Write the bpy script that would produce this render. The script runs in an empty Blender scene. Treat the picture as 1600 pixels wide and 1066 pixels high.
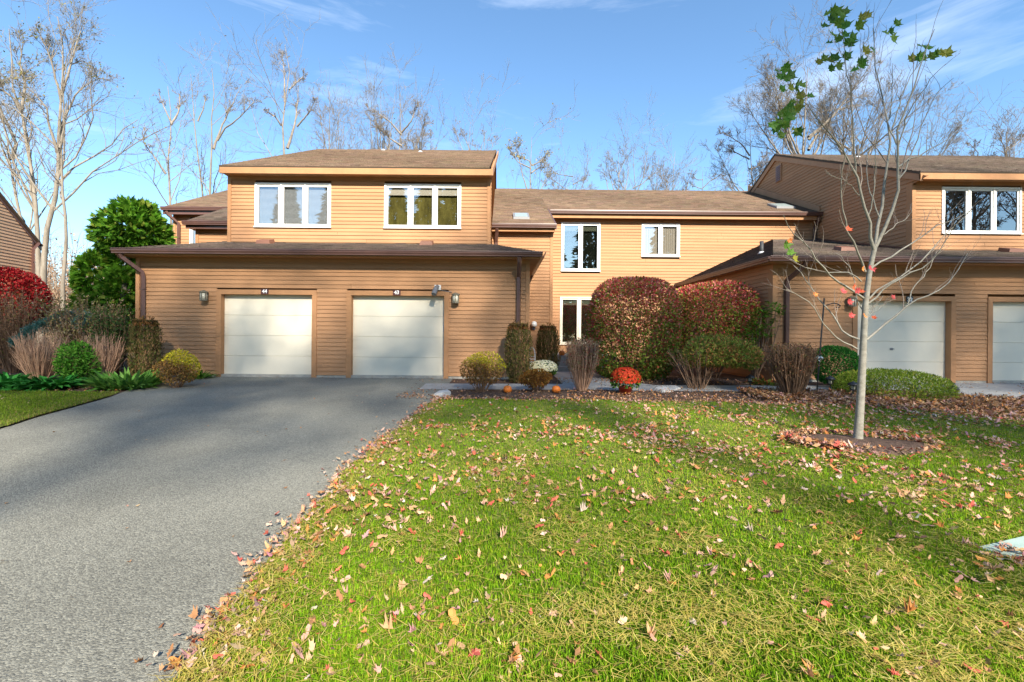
import bpy, math, random
import numpy as np
from mathutils import Vector, Matrix

rng = np.random.default_rng(7)
random.seed(7)
SC = bpy.context.scene
COL = SC.collection

# ------------------------------------------------------------------ camera, sky, sun, exposure
F_PX, CX, CY, ROLL, EYE = 711.0, 780.0, 523.0, 0.0085, 1.5
cam_d = bpy.data.cameras.new("camera")
cam = bpy.data.objects.new("camera", cam_d)
COL.objects.link(cam)
ca, sa = math.cos(ROLL), math.sin(ROLL)
cam.matrix_world = Matrix(((ca, -sa, 0, 0), (0, 0, -1, 0), (sa, ca, 0, EYE), (0, 0, 0, 1)))
cam_d.sensor_width = 36.0
cam_d.lens = F_PX / 1600 * 36
cam_d.shift_x = (800 - CX) / 1600
cam_d.shift_y = -(533 - CY) / 1600
cam_d.clip_end = 900
cam_d.clip_start = 0.05
SC.camera = cam

SUN_EL, SUN_AZ = math.radians(33), math.radians(163)      # azimuth clockwise from +Y (the view direction)
sun_dir = Vector((math.sin(SUN_AZ) * math.cos(SUN_EL), math.cos(SUN_AZ) * math.cos(SUN_EL), math.sin(SUN_EL)))
sun_d = bpy.data.lights.new("sun", 'SUN')
sun_d.energy = 4.3
sun_d.angle = math.radians(1.6)
sun_d.color = (1.0, 0.92, 0.78)
sun = bpy.data.objects.new("sun", sun_d)
COL.objects.link(sun)
sun.rotation_euler = sun_dir.to_track_quat('Z', 'Y').to_euler()
sun.location = (10, -20, 30)

world = bpy.data.worlds.new("World")
SC.world = world
world.use_nodes = True
wn = world.node_tree
wn.nodes.clear()
sky = wn.nodes.new('ShaderNodeTexSky')
sky.sky_type = 'NISHITA'
sky.sun_disc = False
sky.sun_elevation = SUN_EL
sky.sun_rotation = SUN_AZ
sky.air_density = 1.0
sky.dust_density = 0.35
sky.ozone_density = 2.0
tc = wn.nodes.new('ShaderNodeTexCoord')
mp = wn.nodes.new('ShaderNodeMapping')
mp.inputs['Scale'].default_value = (1.6, 1.6, 9.0)
ns = wn.nodes.new('ShaderNodeTexNoise')
ns.inputs['Scale'].default_value = 1.7
ns.inputs['Detail'].default_value = 7
ns.inputs['Roughness'].default_value = 0.6
ns.inputs['Distortion'].default_value = 0.5
rp = wn.nodes.new('ShaderNodeValToRGB')
rp.color_ramp.elements[0].position = 0.56
rp.color_ramp.elements[0].color = (0, 0, 0, 1)
rp.color_ramp.elements[1].position = 0.95
rp.color_ramp.elements[1].color = (0.36, 0.36, 0.36, 1)
mx = wn.nodes.new('ShaderNodeMixRGB')
mx.inputs['Color2'].default_value = (7.6, 8.0, 8.6, 1)
bg = wn.nodes.new('ShaderNodeBackground')
bg.inputs['Strength'].default_value = 0.097
wo = wn.nodes.new('ShaderNodeOutputWorld')
L = wn.links.new
L(tc.outputs['Generated'], mp.inputs['Vector'])
L(mp.outputs['Vector'], ns.inputs['Vector'])
L(ns.outputs['Fac'], rp.inputs['Fac'])
L(rp.outputs['Color'], mx.inputs['Fac'])
tn = wn.nodes.new('ShaderNodeMixRGB')
tn.blend_type = 'MULTIPLY'
tn.inputs['Fac'].default_value = 1.0
tn.inputs['Color2'].default_value = (0.79, 0.97, 1.04, 1)
L(sky.outputs['Color'], tn.inputs['Color1'])
L(tn.outputs['Color'], mx.inputs['Color1'])
L(mx.outputs['Color'], bg.inputs['Color'])
L(bg.outputs['Background'], wo.inputs['Surface'])

SC.view_settings.view_transform = 'Standard'
SC.view_settings.look = 'None'
SC.view_settings.exposure = 1.52
SC.view_settings.gamma = 1
SC.view_settings.use_curve_mapping = False
SC.render.engine = 'CYCLES'
SC.cycles.max_bounces = 8
SC.cycles.caustics_reflective = False
SC.cycles.caustics_refractive = False
SC.cycles.transparent_max_bounces = 12

# ------------------------------------------------------------------ measuring helpers
def ray(x, y):
    cx, cy = (x - CX) / F_PX, -(y - CY) / F_PX
    return cx * ca - cy * sa, cx * sa + cy * ca          # X, Z per metre of Y

def W(x, y, Y):
    rx, rz = ray(x, y)
    return np.array((rx * Y, Y, EYE + rz * Y))

def gz(X, Y):
    return 0.0275 * np.clip(Y, 0, 12.0)

def G(x, y):
    """where the line of sight through a photo pixel meets the ground"""
    rx, rz = ray(x, y)
    Y = EYE / (0.0275 - rz)
    if Y > 12 or Y < 0:
        Y = (0.33 - EYE) / rz
    return np.array((rx * Y, Y, float(gz(0, Y))))

def s2l(r, g, b):
    f = lambda c: ((c / 255 + 0.055) / 1.055) ** 2.4 if c > 10 else c / 255 / 12.92
    return np.array((f(r), f(g), f(b)))

# ------------------------------------------------------------------ object helpers
def tag(o, label=None, cat=None, group=None, kind=None):
    if label: o["label"] = label
    if cat: o["category"] = cat
    if group: o["group"] = group
    if kind: o["kind"] = kind
    return o

def empty(name, loc, label=None, cat=None, group=None, rz=0.0):
    o = bpy.data.objects.new(name, None)
    o.empty_display_size = 0.1
    o.location = [float(v) for v in loc]
    o.rotation_euler = (0, 0, rz)
    COL.objects.link(o)
    return tag(o, label, cat, group)

def place(me, name, mat=None, parent=None):
    """link a mesh built in world coordinates; under a parent its vertices are shifted to the parent's origin"""
    o = bpy.data.objects.new(name, me)
    COL.objects.link(o)
    if mat is not None and not me.materials:
        me.materials.append(mat)
    if parent is not None:
        p = parent
        while p.parent is not None:
            p = p.parent
        if not me.get("shifted") and p.type == 'EMPTY':
            me.transform(Matrix.Translation(-Vector(p.location)))
            me["shifted"] = 1
        o.parent = parent
    return o

def np_mesh(name, V, faces, mat=None, parent=None, col=None, smooth=False):
    """V (n,3); faces: list of (m,k) index arrays; col (n,3) per vertex -> 'tint'"""
    me = bpy.data.meshes.new(name)
    V = np.asarray(V, dtype=np.float32)
    me.vertices.add(len(V))
    me.vertices.foreach_set("co", V.ravel())
    faces = [np.asarray(f, dtype=np.int32) for f in faces if len(f)]
    loops = np.concatenate([f.ravel() for f in faces])
    starts, s = [], 0
    for f in faces:
        starts.append(s + np.arange(len(f)) * f.shape[1])
        s += f.size
    starts = np.concatenate(starts).astype(np.int32)
    me.loops.add(len(loops))
    me.loops.foreach_set("vertex_index", loops)
    me.polygons.add(len(starts))
    me.polygons.foreach_set("loop_start", starts)
    if smooth:
        me.polygons.foreach_set("use_smooth", np.ones(len(starts), dtype=bool))
    if col is not None:
        at = me.color_attributes.new("tint", 'FLOAT_COLOR', 'POINT')
        c4 = np.ones((len(V), 4), dtype=np.float32)
        c4[:, :3] = col
        at.data.foreach_set("color", c4.ravel())
    me.update(calc_edges=True)
    me.validate()
    return place(me, name, mat, parent)

class MB:
    def __init__(s): s.v, s.f = [], []
    def poly(s, pts):
        n = len(s.v); s.v += [tuple(map(float, p)) for p in pts]; s.f.append(list(range(n, n + len(pts)))); return s
    def box(s, x0, x1, y0, y1, z0, z1):
        n = len(s.v)
        s.v += [(x, y, z) for x in (x0, x1) for y in (y0, y1) for z in (z0, z1)]
        for q in ((0, 1, 3, 2), (4, 6, 7, 5), (0, 4, 5, 1), (2, 3, 7, 6), (0, 2, 6, 4), (1, 5, 7, 3)):
            s.f.append([n + i for i in q])
        return s
    def prism(s, pts, vec):
        n = len(s.v); k = len(pts); vec = np.array(vec, float)
        s.v += [tuple(map(float, p)) for p in pts] + [tuple(np.array(p, float) + vec) for p in pts]
        s.f.append([n + i for i in range(k)][::-1]); s.f.append([n + k + i for i in range(k)])
        for i in range(k):
            j = (i + 1) % k
            s.f.append([n + i, n + j, n + k + j, n + k + i])
        return s
    def tube(s, pts, r, sides=8, cap=True):
        pts = [np.array(p, float) for p in pts]
        if np.isscalar(r): r = [r] * len(pts)
        n0 = len(s.v); prev = None
        for i, p in enumerate(pts):
            d = (pts[min(i + 1, len(pts) - 1)] - pts[max(i - 1, 0)]); d /= np.linalg.norm(d) + 1e-9
            if prev is None:
                a = np.cross(d, (0.3, 0.5, 0.81)); 
                if np.linalg.norm(a) < .1: a = np.cross(d, (1, 0, 0))
            else: a = prev - d * prev.dot(d)
            a /= np.linalg.norm(a); prev = a; b = np.cross(d, a)
            for k in range(sides):
                t = 2 * math.pi * (k + .5) / sides
                s.v.append(tuple(p + r[i] * (math.cos(t) * a + math.sin(t) * b)))
        for i in range(len(pts) - 1):
            for k in range(sides):
                k2 = (k + 1) % sides
                s.f.append([n0 + i * sides + k, n0 + i * sides + k2, n0 + (i + 1) * sides + k2, n0 + (i + 1) * sides + k])
        if cap:
            s.f.append([n0 + k for k in range(sides)][::-1]); e = n0 + (len(pts) - 1) * sides
            s.f.append([e + k for k in range(sides)])
        return s
    def lathe(s, prof, c, sides=20, wob=None):
        n0 = len(s.v)
        for r, z in prof:
            for k in range(sides):
                t = 2 * math.pi * k / sides
                rr = r * (wob(t) if wob else 1)
                s.v.append((c[0] + rr * math.cos(t), c[1] + rr * math.sin(t), c[2] + z))
        for i in range(len(prof) - 1):
            for k in range(sides):
                k2 = (k + 1) % sides
                s.f.append([n0 + i * sides + k, n0 + i * sides + k2, n0 + (i + 1) * sides + k2, n0 + (i + 1) * sides + k])
        s.f.append([n0 + k for k in range(sides)][::-1]); e = n0 + (len(prof) - 1) * sides
        s.f.append([e + k for k in range(sides)])
        return s
    def build(s, name, mat, parent=None, smooth=False):
        me = bpy.data.meshes.new(name)
        me.from_pydata(s.v, [], s.f)
        if smooth:
            me.polygons.foreach_set("use_smooth", np.ones(len(me.polygons), dtype=bool))
        me.update()
        return place(me, name, mat, parent)

def rect_tube(mb, pts, w, d):
    """rectangular section pipe along pts (a path in a vertical plane), w across, d deep"""
    return mb.tube(pts, math.hypot(w, d) / 2 * 0.95, 4)

# ------------------------------------------------------------------ materials
MATS = {}
def nd(nt, t, **kw):
    n = nt.nodes.new(t)
    for k, v in kw.items():
        if k in n.inputs: n.inputs[k].default_value = v
        else: setattr(n, k, v)
    return n

def mat(name, c, rough=0.7, spec=0.3, var=0.0, vscale=6.0, c2=None, bump=0.0, bscale=60.0, objvar=0.0, stretch=(1, 1, 1), metal=0.0):
    m = bpy.data.materials.new(name); m.use_nodes = True
    nt = m.node_tree; b = nt.nodes['Principled BSDF']
    b.inputs['Roughness'].default_value = rough
    b.inputs['Specular IOR Level'].default_value = spec
    b.inputs['Metallic'].default_value = metal
    c = tuple(c)
    src = None
    tco = nd(nt, 'ShaderNodeTexCoord'); mpn = nd(nt, 'ShaderNodeMapping'); mpn.inputs['Scale'].default_value = stretch
    nt.links.new(tco.outputs['Object'], mpn.inputs['Vector'])
    if var or c2 is not None:
        n1 = nd(nt, 'ShaderNodeTexNoise', Scale=vscale, Detail=6.0, Roughness=0.65)
        nt.links.new(mpn.outputs['Vector'], n1.inputs['Vector'])
        r = nd(nt, 'ShaderNodeValToRGB')
        r.color_ramp.elements[0].position = 0.32; r.color_ramp.elements[1].position = 0.68
        if c2 is None:
            r.color_ramp.elements[0].color = tuple(v * (1 - var) for v in c) + (1,)
            r.color_ramp.elements[1].color = tuple(min(1, v * (1 + var)) for v in c) + (1,)
        else:
            r.color_ramp.elements[0].color = c + (1,); r.color_ramp.elements[1].color = tuple(c2) + (1,)
        nt.links.new(n1.outputs['Fac'], r.inputs['Fac']); src = r.outputs['Color']
    if objvar:
        oi = nd(nt, 'ShaderNodeObjectInfo')
        mr = nd(nt, 'ShaderNodeMapRange'); mr.inputs['To Min'].default_value = 1 - objvar; mr.inputs['To Max'].default_value = 1 + objvar
        nt.links.new(oi.outputs['Random'], mr.inputs['Value'])
        mu = nd(nt, 'ShaderNodeVectorMath', operation='SCALE')
        if src is None: mu.inputs[0].default_value = c
        else: nt.links.new(src, mu.inputs[0])
        nt.links.new(mr.outputs['Result'], mu.inputs['Scale']); src = mu.outputs['Vector']
    if src is None: b.inputs['Base Color'].default_value = c + (1,)
    else: nt.links.new(src, b.inputs['Base Color'])
    if bump:
        n2 = nd(nt, 'ShaderNodeTexNoise', Scale=bscale, Detail=4.0, Roughness=0.7)
        nt.links.new(mpn.outputs['Vector'], n2.inputs['Vector'])
        bp = nd(nt, 'ShaderNodeBump', Strength=bump, Distance=0.02)
        nt.links.new(n2.outputs['Fac'], bp.inputs['Height']); nt.links.new(bp.outputs['Normal'], b.inputs['Normal'])
    MATS[name] = m
    return m

def leaf_mat(name, source='tint', trans=0.35, rough=0.55, noise=0.12, spec=0.25):
    m = bpy.data.materials.new(name); m.use_nodes = True
    nt = m.node_tree; b = nt.nodes['Principled BSDF']; out = nt.nodes['Material Output']
    b.inputs['Roughness'].default_value = rough; b.inputs['Specular IOR Level'].default_value = spec
    if source == 'tint':
        a = nd(nt, 'ShaderNodeAttribute', attribute_name='tint'); c = a.outputs['Color']
    else:
        a = nd(nt, 'ShaderNodeObjectInfo'); c = a.outputs['Color']
    n1 = nd(nt, 'ShaderNodeTexNoise', Scale=38.0, Detail=3.0)
    tco = nd(nt, 'ShaderNodeTexCoord'); nt.links.new(tco.outputs['Object'], n1.inputs['Vector'])
    mr = nd(nt, 'ShaderNodeMapRange'); mr.inputs['From Min'].default_value = .3; mr.inputs['From Max'].default_value = .7
    mr.inputs['To Min'].default_value = 1 - noise; mr.inputs['To Max'].default_value = 1 + noise
    nt.links.new(n1.outputs['Fac'], mr.inputs['Value'])
    mu = nd(nt, 'ShaderNodeVectorMath', operation='SCALE'); nt.links.new(c, mu.inputs[0]); nt.links.new(mr.outputs['Result'], mu.inputs['Scale'])
    c = mu.outputs['Vector']
    nt.links.new(c, b.inputs['Base Color'])
    if trans:
        t = nd(nt, 'ShaderNodeBsdfTranslucent'); nt.links.new(c, t.inputs['Color'])
        mxs = nd(nt, 'ShaderNodeMixShader'); mxs.inputs[0].default_value = trans
        nt.links.new(b.outputs[0], mxs.inputs[1]); nt.links.new(t.outputs[0], mxs.inputs[2]); nt.links.new(mxs.outputs[0], out.inputs['Surface'])
    MATS[name] = m
    return m

def glass_mat(name, refl=0.12, tint=(1, 1, 1)):
    m = bpy.data.materials.new(name); m.use_nodes = True
    nt = m.node_tree; nt.nodes.clear()
    out = nd(nt, 'ShaderNodeOutputMaterial'); g = nd(nt, 'ShaderNodeBsdfGlossy', Roughness=0.0)
    t = nd(nt, 'ShaderNodeBsdfTransparent'); t.inputs['Color'].default_value = tint + (1,)
    fr = nd(nt, 'ShaderNodeFresnel', IOR=1.5)
    ad = nd(nt, 'ShaderNodeMath', operation='ADD', use_clamp=True); ad.inputs[1].default_value = refl
    nt.links.new(fr.outputs[0], ad.inputs[0])
    # very slight waviness of old double glazing
    n2 = nd(nt, 'ShaderNodeTexNoise', Scale=1.3, Detail=1.0); tco = nd(nt, 'ShaderNodeTexCoord'); nt.links.new(tco.outputs['Object'], n2.inputs['Vector'])
    bp = nd(nt, 'ShaderNodeBump', Strength=0.012, Distance=0.1); nt.links.new(n2.outputs['Fac'], bp.inputs['Height']); nt.links.new(bp.outputs['Normal'], g.inputs['Normal'])
    mxs = nd(nt, 'ShaderNodeMixShader'); nt.links.new(ad.outputs[0], mxs.inputs[0]); nt.links.new(t.outputs[0], mxs.inputs[1]); nt.links.new(g.outputs[0], mxs.inputs[2])
    nt.links.new(mxs.outputs[0], out.inputs['Surface'])
    MATS[name] = m
    return m

SIDING = mat('cedar_siding', (0.40, 0.215, 0.110), 0.75, 0.2, var=0.09, vscale=1.6, objvar=0.075, bump=0.25, bscale=40, stretch=(.35, .35, 3))
SIDINGN = mat('brown_siding', (0.56, 0.345, 0.21), 0.75, 0.2, var=0.15, vscale=2.2, bump=0.25, bscale=40, stretch=(.35, .35, 3))
TRIM = mat('stained_trim', (0.41, 0.21, 0.10), 0.7, 0.25, var=0.10, vscale=3, bump=0.15, bscale=50)
RAKE = mat('rake_trim', (0.40, 0.215, 0.115), 0.7, 0.25, var=0.10, vscale=3)
GUTTER = mat('brown_aluminium', (0.115, 0.058, 0.046), 0.35, 0.5, var=0.10, vscale=4)
CONC = mat('concrete', (0.36, 0.34, 0.30), 0.9, 0.2, var=0.2, vscale=5, bump=0.3, bscale=80)
DOORW = mat('door_paint', (0.75, 0.685, 0.555), 0.45, 0.35, var=0.03, vscale=2, bump=0.05, bscale=90)
WHITE = mat('white_vinyl', (0.80, 0.79, 0.76), 0.4, 0.4)
OFFW = mat('almond_vinyl', (0.66, 0.60, 0.49), 0.45, 0.4)
BLIND = mat('blind_white', (0.40, 0.43, 0.45), 0.6, 0.2)
DRAPE = mat('drape_cloth', (0.42, 0.385, 0.32), 0.8, 0.1, var=0.12, vscale=14, stretch=(3, 1, .1))
VAL = mat('valance_cloth', (0.55, 0.52, 0.43), 0.8, 0.1)
DARKIN = mat('room_dark', (0.055, 0.055, 0.045), 0.8, 0.1, var=0.5, vscale=3)
OLIVE = mat('room_olive', (0.14, 0.125, 0.032), 0.8, 0.1, var=0.5, vscale=2.5, stretch=(2, 1, .6))
GLASS = glass_mat('window_glass', 0.16)
GLASSM = glass_mat('window_glass_mirror', 0.26, (0.75, 0.78, 0.75))
GLASSL = glass_mat('lantern_glass', 0.05, (0.95, 0.93, 0.85))
LGLASS = mat('frosted_glass', (0.62, 0.58, 0.46), 0.3, 0.5)
PIPE = mat('vent_pipe_dark', (0.05, 0.05, 0.05), 0.6, 0.4)
BLACK = mat('black_metal', (0.025, 0.024, 0.024), 0.45, 0.5)
BRONZE = mat('bronze_metal', (0.16, 0.14, 0.10), 0.4, 0.5, var=0.2, vscale=20)
GREYM = mat('grey_metal', (0.20, 0.20, 0.21), 0.4, 0.5)
PALEM = mat('pale_metal', (0.55, 0.56, 0.57), 0.5, 0.4)
MAROON = mat('maroon_plate', (0.075, 0.022, 0.025), 0.4, 0.4)
INK = mat('white_print', (0.80, 0.79, 0.77), 0.5, 0.2)
BARKP = mat('pale_bark', (0.29, 0.25, 0.20), 0.9, 0.1, c2=(0.16, 0.135, 0.105), vscale=2.2, bump=0.5, bscale=18, stretch=(2.5, 2.5, .6))
BARKD = mat('grey_brown_bark', (0.24, 0.205, 0.17), 0.9, 0.1, var=0.35, vscale=3, bump=0.4, bscale=20, stretch=(2, 2, .6))
BARKM = mat('maple_bark', (0.30, 0.285, 0.245), 0.8, 0.2, c2=(0.19, 0.175, 0.145), vscale=9, bump=0.3, bscale=40, stretch=(1, 1, 2.2))
TWIGM = mat('maple_twig', (0.25, 0.205, 0.17), 0.8, 0.2, var=0.25, vscale=10)
TWIGB = mat('brown_twig', (0.22, 0.135, 0.085), 0.85, 0.15, var=0.3, vscale=8)
TWIGP = mat('pinkish_twig', (0.44, 0.27, 0.18), 0.85, 0.15, var=0.3, vscale=8)
STONE = mat('pale_stone', (0.45, 0.44, 0.42), 0.9, 0.2, var=0.25, vscale=8, bump=0.5, bscale=40)
POTRED = mat('terracotta_red_pot', (0.36, 0.045, 0.02), 0.5, 0.4)
POTG = mat('grey_pot', (0.25, 0.24, 0.22), 0.7, 0.3)
PUMP = mat('pumpkin_skin', (0.62, 0.16, 0.018), 0.5, 0.4, var=0.15, vscale=9)
STALK = mat('dry_stalk', (0.20, 0.16, 0.07), 0.9, 0.1)
COVER = mat('teal_lid', (0.33, 0.43, 0.38), 0.7, 0.3, var=0.12, vscale=10, bump=0.2, bscale=120)
VENTB = mat('vent_brown', (0.19, 0.085, 0.055), 0.55, 0.4)
LEAFT = leaf_mat('leaf_tint', 'tint', 0.32, 0.6, 0.12, 0.12)
LEAFDRY = leaf_mat('dry_leaf_tint', 'tint', 0.12, 0.8, 0.16, 0.12)
LEAFOBJ = leaf_mat('dry_leaf_object', 'object', 0.12, 0.75, 0.16, 0.15)
LEAFOBJG = leaf_mat('live_leaf_object', 'object', 0.35, 0.5, 0.12)
GRASSM = leaf_mat('grass_tint', 'tint', 0.35, 0.8, 0.05, 0.0)
SHINGLE = leaf_mat('asphalt_shingle', 'tint', 0.0, 0.95, 0.30, 0.1)
DECK = mat('roof_deck', (0.10, 0.075, 0.055), 0.9, 0.1)
PETAL = leaf_mat('petal_tint', 'tint', 0.25, 0.6, 0.05)

# ------------------------------------------------------------------ ground, drive, paths, lawn, beds
def interp_curve(pts):
    pts = sorted([(p[1], p[0]) for p in pts])          # (Y, X)
    ys = np.array([p[0] for p in pts]); xs = np.array([p[1] for p in pts])
    return lambda Y: np.interp(Y, ys, xs)

edge_r = interp_curve([G(x, y) for x, y in ((284, 1066), (330, 1000), (392, 905), (448, 845), (497, 788), (540, 738), (585, 697), (630, 664), (668, 634), (690, 618))] + [(-1.42, 0.0), (-1.42, -4.0)])
_e = edge_r
edge_r = lambda Y: _e(Y) + 0.025 * np.sin(np.asarray(Y) * 5.3) + 0.015 * np.sin(np.asarray(Y) * 13.1)
edge_l = interp_curve([G(x, y) for x, y in ((0, 672), (60, 652), (130, 633), (172, 621), (205, 608), (240, 601), (290, 594))] + [(-6.4, 3.0), (-6.3, -4.0), (-9.0, 12.1)])
lawn_top = lambda X: np.interp(X, [-2.2, -1.0, 0.5, 2.5, 4.5, 6.5, 8.0, 10.0, 14, 30], [9.0, 8.75, 8.7, 8.7, 8.65, 8.45, 8.2, 7.7, 7.2, 7.0])

def bump_z(X, Y):
    return 0.020 * np.sin(1.1 * X + .7) * np.sin(.9 * Y) + 0.012 * np.sin(2.7 * X + 1.9 * Y) + 0.006 * np.sin(6.1 * X - 4.3 * Y)

def lawn_z(X, Y):
    d = np.clip((X - edge_r(Y)) / 0.7, 0, 1) * np.clip((lawn_top(X) + .1 - Y) / .5, 0, 1)
    return gz(X, Y) + 0.016 + d * (0.035 + bump_z(X, Y))

def sheet(name, ys, xl, xr, ncol, zoff, mat, zf=None, kind='structure', ymap=None):
    ys = np.asarray(ys, float); n = len(ys)
    u = np.linspace(0, 1, ncol)
    Y = np.repeat(ys[:, None], ncol, 1)
    X = xl(Y) + u[None, :] * (xr(Y) - xl(Y))
    if ymap is not None: Y = ymap(X, Y)
    Z = (zf(X, Y) if zf else gz(X, Y)) + zoff
    V = np.stack([X, Y, Z], -1).reshape(-1, 3)
    i = np.arange(n - 1)[:, None] * ncol + np.arange(ncol - 1)[None, :]
    i = i.ravel()
    F = np.stack([i, i + 1, i + ncol + 1, i + ncol], 1)
    o = np_mesh(name, V, [F], mat, None, smooth=True)
    o["kind"] = kind
    return o
const = lambda c: (lambda Y: np.zeros_like(np.asarray(Y, float)) + c)

EARTH = mat('earth_and_litter', (0.15, 0.105, 0.065), 0.95, 0.1, c2=(0.27, 0.19, 0.12), vscale=1.5, bump=0.6, bscale=14)
MULCH = mat('mulch', (0.055, 0.036, 0.028), 0.95, 0.1, c2=(0.16, 0.105, 0.078), vscale=16, bump=1.0, bscale=50)
TURF = mat('turf_soil', (0.07, 0.11, 0.018), 0.95, 0.1, c2=(0.20, 0.20, 0.05), vscale=9, bump=0.8, bscale=60)
PATHM = mat('path_asphalt', (0.33, 0.32, 0.30), 0.9, 0.25, var=0.16, vscale=5, bump=0.5, bscale=110)
ROADM = mat('road_asphalt', (0.10, 0.10, 0.10), 0.9, 0.2, var=0.15, vscale=2, bump=0.3, bscale=80)

def asphalt():
    m = bpy.data.materials.new('driveway_asphalt'); m.use_nodes = True
    nt = m.node_tree; b = nt.nodes['Principled BSDF']; b.inputs['Roughness'].default_value = 0.85
    b.inputs['Specular IOR Level'].default_value = 0.3
    tco = nd(nt, 'ShaderNodeTexCoord')
    big = nd(nt, 'ShaderNodeTexNoise', Scale=0.55, Detail=5.0, Roughness=0.6)
    grit = nd(nt, 'ShaderNodeTexVoronoi', Scale=105.0)
    grit2 = nd(nt, 'ShaderNodeTexNoise', Scale=60.0, Detail=6.0, Roughness=0.75)
    for n in (big, grit, grit2): nt.links.new(tco.outputs['Object'], n.inputs['Vector'])
    r1 = nd(nt, 'ShaderNodeValToRGB'); r1.color_ramp.elements[0].position = .3; r1.color_ramp.elements[1].position = .7
    r1.color_ramp.elements[0].color = (0.175, 0.170, 0.142, 1); r1.color_ramp.elements[1].color = (0.255, 0.248, 0.208, 1)
    nt.links.new(big.outputs['Fac'], r1.inputs['Fac'])
    # stones in the binder: some pale, some dark
    r2 = nd(nt, 'ShaderNodeValToRGB'); r2.color_ramp.elements[0].position = .15; r2.color_ramp.elements[1].position = .95
    r2.color_ramp.elements[0].color = (0.68, 0.68, 0.68, 1); r2.color_ramp.elements[1].color = (1.32, 1.32, 1.30, 1)
    sep = nd(nt, 'ShaderNodeSeparateColor'); nt.links.new(grit.outputs['Color'], sep.inputs[0]); nt.links.new(sep.outputs[0], r2.inputs['Fac'])
    mu = nd(nt, 'ShaderNodeMixRGB', blend_type='MULTIPLY'); mu.inputs[0].default_value = 1.0
    nt.links.new(r1.outputs['Color'], mu.inputs[1]); nt.links.new(r2.outputs['Color'], mu.inputs[2])
    nt.links.new(mu.outputs[0], b.inputs['Base Color'])
    ad = nd(nt, 'ShaderNodeMath', operation='SUBTRACT'); nt.links.new(grit2.outputs['Fac'], ad.inputs[0])
    sc = nd(nt, 'ShaderNodeMath', operation='MULTIPLY'); sc.inputs[1].default_value = 0.5
    nt.links.new(grit.outputs['Distance'], sc.inputs[0]); nt.links.new(sc.outputs[0], ad.inputs[1])
    bp = nd(nt, 'ShaderNodeBump', Strength=0.65, Distance=0.02); nt.links.new(ad.outputs[0], bp.inputs['Height']); nt.links.new(bp.outputs['Normal'], b.inputs['Normal'])
    return m
ASPH = asphalt()

sheet('ground', [-300, -30, -4, 0, 4, 8, 12, 18, 40, 400], const(-400), const(400), 41, -0.02, EARTH)
sheet('road', [-11, -4], const(-90), const(90), 2, -0.012, ROADM)
sheet('driveway', np.r_[np.arange(-4, 12, .4), 12.0, 12.16], lambda Y: edge_l(Y), lambda Y: np.where(Y < 9.6, edge_r(np.minimum(Y, 9.6)) + .12, -1.2), 20, 0.006, ASPH)
sheet('planting_bed', [8.2, 9, 10, 11, 12, 18], const(-2.2), const(10.3), 30, 0.002, MULCH)
sheet('planting_bed', [7.9, 9, 10, 11, 12, 19], const(-26), lambda Y: edge_l(np.minimum(Y, 12)) + .05, 10, 0.0, MULCH)
pw = lambda Y: np.zeros_like(Y)
# walk along the front of the beds, and its branch to the steps
sheet('path', [10.05, 10.5, 11.0], lambda Y: np.zeros_like(Y) - 1.75, lambda Y: np.zeros_like(Y) + 9.0, 40, 0.012, PATHM,
      ymap=lambda X, Y: Y + 0.25 * np.clip((X - 4) / 5, 0, 1) + 0.05 * np.sin(X * .9))
sheet('path', [10.9, 12, 13, 14.45], lambda Y: np.zeros_like(Y) + 1.55, lambda Y: 2.95 + .9 * np.clip(11.8 - Y, 0, 1), 6, 0.018, PATHM)
sheet('driveway', [7.0, 8.6, 10, 11, 12, 12.16], lambda Y: np.interp(Y, [7, 8.6, 9.2, 10.5, 12.2], [15.5, 11.2, 9.9, 9.0, 9.0]), const(22), 8, 0.009, PATHM)
sheet('lawn', np.r_[np.linspace(0, 1, 130)], lambda v: edge_r(-3.9 + v * 12.6), const(28), 150, 0.0, TURF,
      zf=lambda X, Y: lawn_z(X, Y), ymap=lambda X, v: -3.9 + v * (lawn_top(X) + 3.9))
sheet('lawn', np.arange(-3.9, 9.3, .4), const(-26), lambda Y: edge_l(Y) - .02, 30, 0.03, TURF, zf=lambda X, Y: gz(X, Y) + .3 * bump_z(X, Y))

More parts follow.
